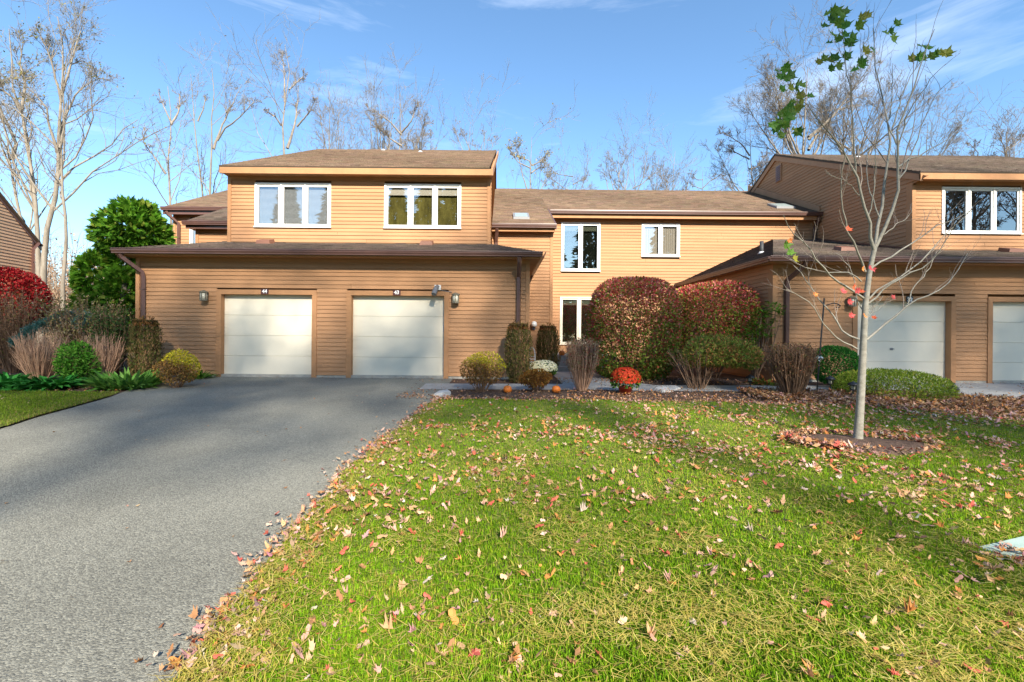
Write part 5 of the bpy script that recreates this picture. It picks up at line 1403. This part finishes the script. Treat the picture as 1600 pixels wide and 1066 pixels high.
def maple():
    Y = 5.75
    b = G(1340, 701); Y = b[1]
    t = empty('young_maple', b, 'young maple with pale slim trunk on the lawn, last green leaves at its top', 'tree')
    def br(pts, r0, r1, dy):
        n = len(pts); return (np.array([W(x, y, Y + dy * (i / (n - 1)) ** 1.2) for i, (x, y) in enumerate(pts)]), r0, r1)
    tr = br([(1339, 705), (1343, 650), (1346, 600), (1349, 540), (1352, 478), (1358, 430), (1364, 398), (1368, 382)], .046, .024, 0)
    L_ = [
        br([(1366, 392), (1363, 380), (1356, 338), (1349, 315), (1336, 270), (1321, 242), (1301, 217), (1288, 200), (1279, 190), (1262, 164)], .030, .006, -.5),
        br([(1337, 272), (1336, 254), (1333, 201), (1329, 139), (1321, 102), (1318, 80)], .016, .004, -.3),
        br([(1367, 390), (1374, 335), (1380, 307), (1387, 242), (1391, 200), (1384, 172), (1377, 149), (1367, 93), (1364, 44)], .030, .005, .5),
        br([(1368, 386), (1377, 369), (1394, 327), (1402, 293), (1404, 251), (1401, 226), (1402, 205), (1420, 160), (1439, 99), (1460, 46)], .032, .005, -.2),
        br([(1401, 226), (1390, 200), (1393, 165), (1395, 140), (1394, 100)], .014, .004, .3),
        br([(1402, 235), (1415, 190), (1428, 160), (1452, 125), (1478, 140 - 40)], .014, .004, -.4),
        br([(1403, 262), (1420, 250), (1440, 240), (1466, 229), (1486, 212), (1504, 195)], .016, .004, .3),
        br([(1404, 280), (1418, 262), (1432, 222), (1446, 180), (1462, 150), (1490, 122)], .014, .004, .5),
        br([(1394, 200), (1405, 165), (1418, 130), (1436, 100), (1448, 72)], .012, .004, 0),
        br([(1349, 466), (1330, 450), (1307, 439), (1284, 417), (1264, 389), (1236, 358), (1224, 336)], .022, .005, -.5),
        br([(1343, 531), (1330, 527), (1316, 516), (1300, 492), (1279, 466), (1253, 429), (1240, 415)], .018, .005, .3),
        br([(1340, 546), (1322, 538), (1305, 526), (1287, 505), (1271, 479), (1242, 458), (1228, 452)], .014, .004, -.4),
        br([(1352, 425), (1345, 400), (1332, 374), (1318, 335), (1314, 298), (1319, 251), (1316, 225)], .020, .005, -.6),
        br([(1346, 440), (1325, 425), (1290, 425), (1262, 420), (1240, 410), (1228, 400)], .012, .004, .2),
        br([(1354, 531), (1370, 516), (1384, 508), (1418, 476), (1450, 463), (1484, 442), (1502, 413), (1512, 396)], .022, .005, .4),
        br([(1357, 474), (1389, 447), (1423, 425), (1450, 416), (1463, 402), (1480, 372), (1492, 350)], .018, .005, -.4),
        br([(1360, 420), (1378, 408), (1405, 394), (1436, 372), (1464, 352), (1490, 345), (1518, 330)], .018, .005, .5),
        br([(1358, 467), (1378, 450), (1405, 434), (1441, 408), (1470, 372), (1494, 352), (1518, 326)], .016, .005, 0),
        br([(1418, 476), (1428, 450), (1446, 430), (1458, 404), (1468, 385)], .010, .004, .2),
        br([(1350, 488), (1340, 470), (1333, 430), (1322, 410), (1305, 395)], .010, .004, .3),
        br([(1352, 488), (1366, 478), (1374, 470), (1380, 462)], .008, .004, 0), br([(1350, 500), (1360, 492), (1378, 478), (1392, 470)], .008, .004, .2),
        br([(1374, 340), (1360, 300), (1352, 270), (1356, 240), (1362, 215)], .012, .004, .4), br([(1356, 338), (1366, 300), (1370, 262), (1366, 232), (1378, 200)], .012, .004, -.3),
        br([(1262, 164), (1245, 150), (1232, 130), (1218, 110)], .006, .003, -.1), br([(1262, 164), (1248, 168), (1236, 185), (1222, 206)], .006, .003, -.1), br([(1320, 100), (1318, 70), (1310, 40), (1300, 20)], .007, .003, -.1), br([(1330, 120), (1342, 96), (1354, 62), (1356, 25)], .007, .003, -.1), br([(1320, 100), (1308, 98), (1290, 92)], .006, .003, -.1),
        br([(1349, 315), (1330, 290), (1312, 280), (1290, 268)], .008, .003, -.2), br([(1377, 369), (1400, 352), (1420, 340), (1424, 318)], .009, .003, .3),
    ]
    n = 12; P = resample(tr[0], 14)[None]; R = np.interp(np.linspace(0, 1, 14), [0, .04, .12, 1], [.068, .054, .046, .024])[None]
    Geo().add(*tubes(P, R, 12)).build('trunk', BARKM, t, True)
    P = np.array([resample(l[0], n) for l in L_]); P[:, 1:-1] += rng.normal(0, .008, P[:, 1:-1].shape)
    R = .68 * np.array([l[1] + (l[2] - l[1]) * np.linspace(0, 1, n) ** .8 for l in L_])
    Ls = np.linalg.norm(np.diff(P, axis=1), axis=2).sum(1)
    Geo().add(*tubes(P, R, 7)).build('limbs', BARKM, t, True); g = Geo()
    S, D, Ln, rad, _ = sprout(P, R, 5, .25, .98, 36, .32, .55, Ls)
    P2, R2 = grow(S, unit(D + (0, 0, .45)), Ln, np.clip(rad, .0028, .008), 6, .13, .08, .4)
    S, D, Ln3, rad, _ = sprout(P2, R2, 2, .3, .95, 34, .5, .6, Ln)
    P3, R3 = grow(S, unit(D + (0, 0, .3)), Ln3, np.clip(rad, .0018, .004), 5, .14, .06, .5)
    g.add(*tubes(P2, R2, 4)).add(*tubes(P3, R3, 3)); g.build('twigs', TWIGM, t, True)['kind'] = 'stuff'
    # the leaves that still hang on: each a part
    V, F = star_leaf(.155, .25, 'maple')
    me = bpy.data.meshes.new('leaf'); me.from_pydata(V, [], F); me.materials.append(LEAFOBJG); me["shifted"] = 1
    spots = [(1293, 22), (1304, 18), (1312, 24), (1322, 22), (1288, 42), (1298, 34), (1309, 40), (1320, 42), (1300, 56), (1308, 60), (1296, 66), (1318, 55), (1330, 60), (1340, 40), (1346, 28), (1354, 22), (1322, 88), (1304, 92), (1295, 96), (1310, 104), (1298, 106), (1278, 98), (1286, 92), (1326, 68), (1336, 110), (1349, 100), (1352, 82), (1358, 74), (1345, 98),
             (1214, 108), (1224, 106), (1218, 118), (1238, 116), (1228, 124), (1222, 142), (1232, 138), (1242, 134), (1252, 132), (1264, 150), (1246, 152), (1240, 160), (1232, 166), (1222, 176), (1236, 178), (1244, 172), (1250, 162), (1214, 190), (1206, 196), (1212, 202), (1222, 194), (1234, 188), (1240, 205), (1246, 204), (1218, 212), (1228, 184),
             (1384, 50), (1392, 48), (1402, 38), (1396, 60), (1440, 74), (1446, 72), (1456, 88), (1462, 86), (1470, 82), (1432, 90), (1442, 88), (1478, 84), (1424, 94)]
    low = [(1233, 394, 0), (1238, 404, 0), (1228, 384, 0), (1324, 357, 1), (1234, 374, 1), (1345, 418, 1), (1358, 418, 1), (1362, 422, 1), (1348, 457, 1), (1342, 455, 1), (1326, 470, 1), (1366, 498, 1), (1394, 464, 1), (1318, 452, 1), (1334, 448, 1), (1330, 490, 1), (1352, 492, 1), (1272, 458, 1)]
    for k, q in enumerate([(x, y, 0) for x, y in spots] + low):
        o = bpy.data.objects.new('leaf', me); COL.objects.link(o); o.parent = t
        p = W(q[0] + rng.normal(0, 1.5), q[1] + rng.normal(0, 1.5), Y + rng.normal(-.3 if q[0] < 1360 else .0, .18))
        o.location = p - b
        f = Vector((rng.normal(0, .4), -1 + rng.normal(0, .2), rng.normal(.25, .35))); o.rotation_euler = (f.to_track_quat('Z', 'Y').to_matrix() @ Matrix.Rotation(rng.uniform(1.8, 4.4) + math.pi / 2, 3, 'Z')).to_euler()
        s = rng.uniform(.85, 1.3) * (.58 if q[2] else 1.0); o.scale = (s, s, s)
        if q[2]: c = pick([(2, (.62, .12, .05)), (2, (.60, .09, .09)), (1, (.66, .22, .06))], 1)[0]
        elif k >= len(spots): c = pick([(1, (.14, .26, .04)), (1, (.35, .33, .04))], 1)[0]
        else: c = pick([(3, (.075, .19, .022)), (2, (.13, .23, .03)), (1, (.21, .23, .03))], 1)[0]
        o.color = (*c, 1)
maple()
MRC = G(1340, 704); MRX, MRY = .80, .42
def mulch_ring():
    V, F = [], []; k = 40
    for r in (0, .35, .7, .9, 1.0):
        for j in range(k):
            a = 2 * math.pi * j / k; w = 1 + .07 * math.sin(3 * a + 1) + .05 * math.sin(7 * a)
            x, y = MRC[0] + .06 + MRX * r * w * math.cos(a), MRC[1] + MRY * r * w * math.sin(a)
            V.append((x, y, float(lawn_z(np.array(x), np.array(y))) + .035 + .03 * (1 - r * r) - .04 * (r > .95)))
    for i in range(4):
        for j in range(k):
            F.append((i * k + j, i * k + (j + 1) % k, (i + 1) * k + (j + 1) % k, (i + 1) * k + j))
    o = np_mesh('mulch_ring', np.array(V), [np.array(F)], MULCH, None, smooth=True); o["kind"] = 'structure'
mulch_ring()

# ------------------------------------------------------------------ grass
def in_ring(X, Y, m=1.0):
    return ((X - MRC[0] - .06) / (MRX * m)) ** 2 + ((Y - MRC[1]) / (MRY * m)) ** 2 < 1

def vnoise(X, Y, s, seed):
    r = np.random.default_rng(seed); g = r.random((64, 64))
    x, y = X * s + 100, Y * s + 100; i, j = np.floor(x).astype(int), np.floor(y).astype(int); u, v = x - i, y - j
    u, v = u * u * (3 - 2 * u), v * v * (3 - 2 * v); f = lambda a, b: g[a % 64, b % 64]
    return (f(i, j) * (1 - u) + f(i + 1, j) * u) * (1 - v) + (f(i, j + 1) * (1 - u) + f(i + 1, j + 1) * u) * v

lid_x, lid_y = [p[0] for p in lid], [p[1] for p in lid]
def in_lid(X, Y):
    c = np.zeros(len(X), bool); n = 4
    for i in range(n):
        x1, y1, x2, y2 = lid_x[i], lid_y[i], lid_x[(i + 1) % n], lid_y[(i + 1) % n]
        c ^= ((y1 > Y) != (y2 > Y)) & (X < (x2 - x1) * (Y - y1) / (y2 - y1 + 1e-9) + x1)
    return c

def sample_lawn(n, y0, y1, power=1.0, margin=.25):
    """points over the lawn in view, thinning with distance"""
    u = rng.random(n); e = 1 - power
    Y = (y0 ** e + u * (y1 ** e - y0 ** e)) ** (1 / e) if abs(e) > 1e-3 else y0 * (y1 / y0) ** u
    xr = 1.19 * Y + margin; xl = edge_r(Y)
    X = xl + rng.random(n) * (xr - xl)
    k = (Y < lawn_top(X)) 
    return X[k], Y[k]

def blades(X, Y, Z, H, Wd, bend, C, flat=None):
    n = len(X); a = rng.uniform(0, 2 * np.pi, n)
    d = np.stack([np.cos(a), np.sin(a), np.zeros(n)], 1); s = np.stack([-np.sin(a), np.cos(a), np.zeros(n)], 1)
    B = np.stack([X, Y, Z], 1); up = np.array((0, 0, 1.))
    m = B + d * (H * bend * .35)[:, None] + up * (H * np.sqrt(np.clip(1 - bend * .5, .05, 1)) * .6)[:, None]
    t = B + d * (H * bend)[:, None] + up * (H * np.clip(1 - bend * .75, .12, 1))[:, None]
    if flat is not None:
        m = B + d * (H * .5)[:, None] + s * (H * rng.normal(0, .07, n))[:, None] + up * (H * flat * .6)[:, None]; t = B + d * H[:, None] + s * (H * rng.normal(0, .12, n))[:, None] + up * (H * flat)[:, None]
    w = Wd[:, None] * .5
    V = np.stack([B - s * w, B + s * w, m + s * w * .8, m - s * w * .8, t], 1).reshape(-1, 3)
    i = np.arange(n)[:, None] * 5
    return V, i + np.array([[0, 1, 2, 3]]), i + np.array([[3, 2, 4]]), np.repeat(C, 5, 0)

GP_ = [(4, (.15, .28, .012)), (3, (.20, .33, .016)), (2, (.10, .22, .010)), (1, (.28, .35, .025))]
STRAW = [(3, (.56, .44, .12)), (2, (.46, .36, .09)), (1, (.62, .52, .18)), (1, (.38, .34, .07))]
def make_grass():
    Vs, F4, F3, Cs, n0 = [], [], [], [], 0
    def add(r):
        nonlocal n0
        Vs.append(r[0]); F4.append(r[1] + n0); F3.append(r[2] + n0); Cs.append(r[3]); n0 += len(r[0])
    X, Y = sample_lawn(300000, 1.75, 9.0, 1.25, 1.5)
    k = ~in_ring(X, Y, .93) & ~in_lid(X, Y); X, Y = X[k], Y[k]
    p = vnoise(X, Y, 1.6, 3); q = vnoise(X, Y, 5.0, 5)
    edge = np.clip(1 - (X - edge_r(Y)) / .55, 0, 1)
    H = (.024 + .026 * rng.random(len(X))) * (.75 + .5 * q)
    C = pick(GP_, len(X), jit=.14); dry = rng.random(len(X)) < (.06 + .42 * edge + .22 * (p > .58))
    C[dry] = pick([(2, (.30, .31, .04)), (2, (.38, .33, .07)), (1, (.26, .22, .04))], dry.sum())
    C *= (.82 + .36 * p)[:, None]
    add(blades(X, Y, lawn_z(X, Y) - .004, H, .0032 + .0012 * Y / 4 + rng.random(len(X)) * .0015, rng.uniform(.15, .85, len(X)), C))
    # dry straw lying in the turf
    X, Y = sample_lawn(58000, 1.75, 8.6, 1.5, 1.5)
    p = vnoise(X, Y, 2.3, 9); edge = np.clip(1 - (X - edge_r(Y)) / .6, 0, 1)
    k = (rng.random(len(X)) < (.14 + .75 * (p > .53) * p + .7 * edge)) & ~in_ring(X, Y, .93) & ~in_lid(X, Y); X, Y = X[k], Y[k]
    add(blades(X, Y, lawn_z(X, Y) + .018 + .022 * rng.random(len(X)), .05 + .055 * rng.random(len(X)), .0028 + .0008 * Y / 3, np.ones(len(X)), pick(STRAW, len(X)), rng.uniform(-.12, .3, len(X))))
    o = np_mesh('grass', np.concatenate(Vs), [np.concatenate(F4), np.concatenate(F3)], GRASSM, None, np.concatenate(Cs))
    tag(o, 'green lawn grass with dry straw beside the driveway', 'grass', kind='stuff')
    # the strip at the far left
    n = 42000; Y = rng.uniform(6.2, 9.15, n); X = edge_l(Y) - rng.random(n) ** 1.2 * 5.5
    k = X > -1.25 * Y - .5; X, Y = X[k], Y[k]; e = np.clip(1 - (edge_l(Y) - X) / .5, 0, 1)
    C = pick([(3, (.15, .24, .02)), (2, (.20, .28, .03)), (1, (.10, .17, .02))], len(X)); dry = rng.random(len(X)) < .1 + .4 * e
    C[dry] = pick([(2, (.30, .26, .08)), (1, (.24, .2, .06))], dry.sum())
    r = blades(X, Y, gz(X, Y) + .025, .03 + .03 * rng.random(len(X)), np.full(len(X), .006), rng.uniform(.15, .8, len(X)), C)
    o = np_mesh('grass', r[0], [r[1], r[2]], GRASSM, None, r[3])
    tag(o, 'yellow-green grass strip left of the driveway', 'grass', kind='stuff')
make_grass()

# ------------------------------------------------------------------ fallen leaves
LEAFC = {'pale pink': (.48, .285, .225), 'tan': (.46, .275, .145), 'brown': (.30, .15, .07), 'red': (.46, .10, .07), 'greyish white': (.47, .38, .31), 'orange': (.48, .20, .06), 'purplish': (.36, .19, .19)}
LKIND = {'maple': 'maple', 'oak': 'lobed oak', 'oval': 'oval'}
def leaf_protos():
    out = {}
    for kind in LKIND:
        out[kind] = []
        for c in (.22, .6, -.45, 1.0):
            V, F = star_leaf(.078 if kind != 'oak' else .105, c, kind); V = np.array(V)
            if c == 1.0: V[:, 2] += .5 * np.abs(V[:, 0]); V[:, 0] *= .6
            if c < 0: V[:, 2] += .02
            me = bpy.data.meshes.new('fallen_leaf'); me.from_pydata([tuple(v) for v in V], [], F); me.materials.append(LEAFOBJ); out[kind].append((me, V, np.array(F)))
    return out
PROT = leaf_protos()
def leaf_dens(X, Y):
    a = vnoise(X, Y, 1.3, 21) * vnoise(X, Y, 3.7, 22)
    far = np.clip((Y - 4.2) / 2.5, 0, 1)
    right = np.clip((X - 4.2) / 3, 0, 1) * np.clip((Y - 6.4) / 1.2, 0, 1)
    top = np.clip((Y - lawn_top(X) + .55) / .5, 0, 1)
    return np.clip(1.5 * np.clip(a - .13, 0, 1) * (.35 + .5 * far) + .05 + .8 * right + .22 * top, 0, 1)

def single_leaves():
    n = 0; tries = 0
    PX = []
    while n < 300 and tries < 30000:
        tries += 1
        X, Y = sample_lawn(1, 1.8, 5.2, 1.15)
        if len(X) == 0: continue
        x, y = float(X[0]), float(Y[0])
        if x > 1.16 * y or rng.random() > float(leaf_dens(X, Y)[0]) * 1.5 + .045 or in_ring(X, Y, .8)[0]: continue
        if any((x - a) ** 2 + (y - b) ** 2 < .0018 for a, b in PX): continue
        PX.append((x, y))
        kind = rng.choice(['maple', 'oak', 'oval'], p=[.32, .3, .38]); cn = rng.choice(list(LEAFC), p=[.27, .25, .15, .12, .06, .09, .06])
        ci = rng.integers(0, 4); me = PROT[kind][ci][0]
        o = bpy.data.objects.new('fallen_leaf', me); COL.objects.link(o)
        on = in_lid(X, Y)[0]
        o.location = (x, y, (float(lawn_z(X, Y)[0]) + rng.uniform(.010, .028)) if not on else float(gz(x, y)) + .08)
        o.rotation_euler = (rng.normal(0, .32), rng.normal(0, .32), rng.uniform(0, 6.28))
        s = rng.uniform(.62, 1.2); o.scale = (s, s, s)
        c = np.clip(np.array(LEAFC[cn]) * (1 + rng.normal(0, .12)), 0, .9); o.color = (*c, 1)
        de = x - float(edge_r(y))
        where = 'at the driveway edge' if de < .35 else ('in the grass at the front' if y < 2.6 else ('near the mulch ring of the young tree' if (x - MRC[0]) ** 2 + (y - MRC[1]) ** 2 < 2.2 else ('in the grass at right' if x > 2.2 else ('in the grass near the driveway' if x < .2 else 'in the middle of the lawn'))))
        sz = 'small ' if s < .78 else ('large ' if s > 1.05 else '')
        half = '' if where != 'in the grass at the front' else (', left part' if x < -.3 else (', right part' if x > 1.1 else ', centre'))
        tag(o, f"{sz}{('flat ', 'cupped ', 'curled ', 'folded ')[ci]}{cn} {LKIND[kind]} leaf lying {where}{half}", 'fallen leaf', 'fallen leaves on the lawn'); n += 1
single_leaves()

def scatter_leaves(X, Y, Z, size, name, label, pal, tilt=.35):
    g = Geo()
    for kind, fr in (('maple', .4), ('oak', .3), ('oval', .3)):
        pass
    n = len(X); ks = rng.choice(3, n, p=[.4, .3, .3])
    Vs, Fs, Cs, n0 = [], [], [], 0
    C = pick(pal, n, jit=.18)
    for ki, kind in enumerate(('maple', 'oak', 'oval')):
        idx = np.where(ks == ki)[0]
        if not len(idx): continue
        V0, F0 = PROT[kind][ki % 4 if ki != 0 else 1][1:]
        a = rng.uniform(0, 6.28, len(idx)); ca_, sa_ = np.cos(a), np.sin(a); tx, ty = rng.normal(0, tilt, len(idx)), rng.normal(0, tilt, len(idx)); s = size * rng.uniform(.6, 1.2, len(idx))
        x0, y0, z0 = V0[:, 0][None], V0[:, 1][None], V0[:, 2][None]
        xs, ys = (x0 * ca_[:, None] - y0 * sa_[:, None]) * s[:, None], (x0 * sa_[:, None] + y0 * ca_[:, None]) * s[:, None]
        zs = z0 * s[:, None] + xs * tx[:, None] + ys * ty[:, None]
        V = np.stack([xs + X[idx][:, None], ys + Y[idx][:, None], zs + Z[idx][:, None]], -1).reshape(-1, 3)
        F = (np.arange(len(idx))[:, None, None] * len(V0) + F0[None]).reshape(-1, 3)
        Vs.append(V); Fs.append(F + n0); n0 += len(V); Cs.append(np.repeat(C[idx], len(V0), 0))
    o = np_mesh(name, np.concatenate(Vs), [np.concatenate(Fs)], LEAFDRY, None, np.concatenate(Cs))
    tag(o, label, 'leaf litter', kind='stuff')

LP = [(5, LEAFC['pale pink']), (5, LEAFC['tan']), (3, LEAFC['brown']), (2, LEAFC['red']), (1, LEAFC['greyish white']), (2, LEAFC['orange']), (1, LEAFC['purplish'])]
LB = [(4, LEAFC['tan']), (4, LEAFC['brown']), (2, LEAFC['orange']), (2, LEAFC['pale pink']), (1, (.16, .08, .05))]
X, Y = sample_lawn(34000, 3.0, 9.0, .8, 1.0)
k = (rng.random(len(X)) < leaf_dens(X, Y) * np.clip((Y - 3.0) / 1.4, .1, 1)) & ~in_ring(X, Y, .8) & ~in_lid(X, Y); X, Y = X[k], Y[k]
scatter_leaves(X, Y, lawn_z(X, Y) + rng.uniform(.006, .032, len(X)), .8, 'leaf_litter', 'fallen leaves strewn over the far lawn', LP)
X, Y = sample_lawn(1500, 1.8, 4.2, 1.0)
k = ~in_lid(X, Y) & (rng.random(len(X)) < .25 + leaf_dens(X, Y)); X, Y = X[k], Y[k]
scatter_leaves(X, Y, lawn_z(X, Y) + rng.uniform(.012, .04, len(X)), .5, 'leaf_litter', 'small leaf fragments caught in the near lawn', LP + [(5, (.5, .34, .2))], .5)
# along the driveway edge
n = 1100; Y = 1.9 + 7.2 * rng.random(n) ** 1.3; X = edge_r(Y) + np.abs(rng.normal(0, .16, n)) - .07 - .15 * (rng.random(n) < .08)
scatter_leaves(X, Y, lawn_z(X, Y) + rng.uniform(.004, .03, n), .62, 'leaf_litter', 'crumbled leaves gathered along the right edge of the driveway', LP + [(5, (.34, .22, .15))])
# beds
n = 7000; X = rng.uniform(-2, 6.2, n); Y = lawn_top(X) + rng.random(n) ** 1.4 * 3.6 - .15; k = rng.random(n) < (.25 + .75 * (X > 1.5) + .6 * (Y < lawn_top(X) + .35)); k &= ~((Y > 10.05) & (Y < 11.1) & (rng.random(n) > .06)); X, Y = X[k], Y[k]
scatter_leaves(X, Y, gz(X, Y) + rng.uniform(.02, .05, len(X)), .62, 'leaf_litter', 'brown leaves over the mulch bed in front of the middle house', LB)
n = 15000; X = rng.uniform(5.2, 14.5, n); y1 = np.interp(X, [5, 9, 10, 11.2, 15.5], [9.95, 9.7, 9.2, 8.6, 7.0]); y0 = lawn_top(X) - 1.0 * np.clip((X - 6) / 2, 0, 1) - .15
Y = y0 + rng.random(n) ** .8 * (y1 - y0); k = (y1 > y0) & (rng.random(n) < .45 + .6 * vnoise(X, Y, 1.5, 33)); X, Y = X[k], Y[k]
scatter_leaves(X, Y, gz(X, Y) + .03 + rng.uniform(.01, .09, len(X)), .95, 'leaf_litter', 'deep drift of tan leaves in front of the spreading yew and right driveway', LB, .5)
a = rng.uniform(0, 6.28, 1100); r_ = 1 + rng.normal(.02, .09, 1100); k = rng.random(1100) < .55 + .45 * np.sin(a - .2) ; k |= (np.cos(a) < -.5); a, r_ = a[k], r_[k]
X, Y = MRC[0] + .06 + MRX * r_ * np.cos(a), MRC[1] + MRY * r_ * np.sin(a) + .02
scatter_leaves(X, Y, lawn_z(X, Y) + .035 + rng.uniform(.0, .045, len(X)), .8, 'leaf_litter', 'ring of pinkish leaves round the young maple mulch', LP, .5)
n = 260; X = rng.uniform(8.8, 15, n); Y = 11.9 - rng.random(n) ** 2 * 3.5; k = Y > np.interp(X, [9, 10, 11.2, 15.5], [10.5, 9.2, 8.6, 7.0]); X, Y = X[k], Y[k]
scatter_leaves(X, Y, gz(X, Y) + .025, .6, 'leaf_litter', 'few dry leaves blown over the right driveway', LB)
n = 420; X = np.r_[rng.uniform(-9, .5, 300), rng.uniform(-9, -2, 120)]; Y = np.r_[12.0 - rng.random(300) ** 2 * .25, rng.uniform(9, 12, 120)]
k = (rng.random(n) < np.where(X > -4.6, 1, .35)) & ((np.arange(n) < 300) | (rng.random(n) < .12)); X, Y = X[k], Y[k]
scatter_leaves(X, Y, gz(X, Y) + .014, .38, 'leaf_litter', 'dry leaf crumbs swept against the garage doors', LB)
n = 2600; Y = rng.uniform(7.6, 12, n); X = edge_l(Y) - rng.random(n) * 5.5 - .05; k = (Y > 9.0 + .6 * rng.random(n)) | (rng.random(n) < .12); X, Y = X[k], Y[k]
scatter_leaves(X, Y, gz(X, Y) + .03, .6, 'leaf_litter', 'brown leaves under the shrubs of the left bed', LB)

n = 90; Y = rng.uniform(2.2, 11.8, n); X = edge_r(np.minimum(Y, 9.5)) - rng.random(n) ** 2.2 * 4.5 - .05
scatter_leaves(X, Y, gz(X, Y) + .012, .42, 'leaf_litter', 'few dry leaf scraps blown onto the asphalt driveway', LB)

n = 46; a_ = G(1530, 876); b_ = G(1640, 908); t_ = rng.random(n); X = a_[0] + (b_[0] - a_[0]) * t_ + rng.normal(0, .06, n); Y = a_[1] + (b_[1] - a_[1]) * t_ + rng.normal(.03, .07, n)
scatter_leaves(X, Y, np.full(n, float(gz(0, a_[1]))) + np.where(in_lid(X, Y), .078, .05) + rng.uniform(0, .012, n), .9, 'leaf_litter', 'leaves drifted over the edge of the teal utility lid', LP, .2)
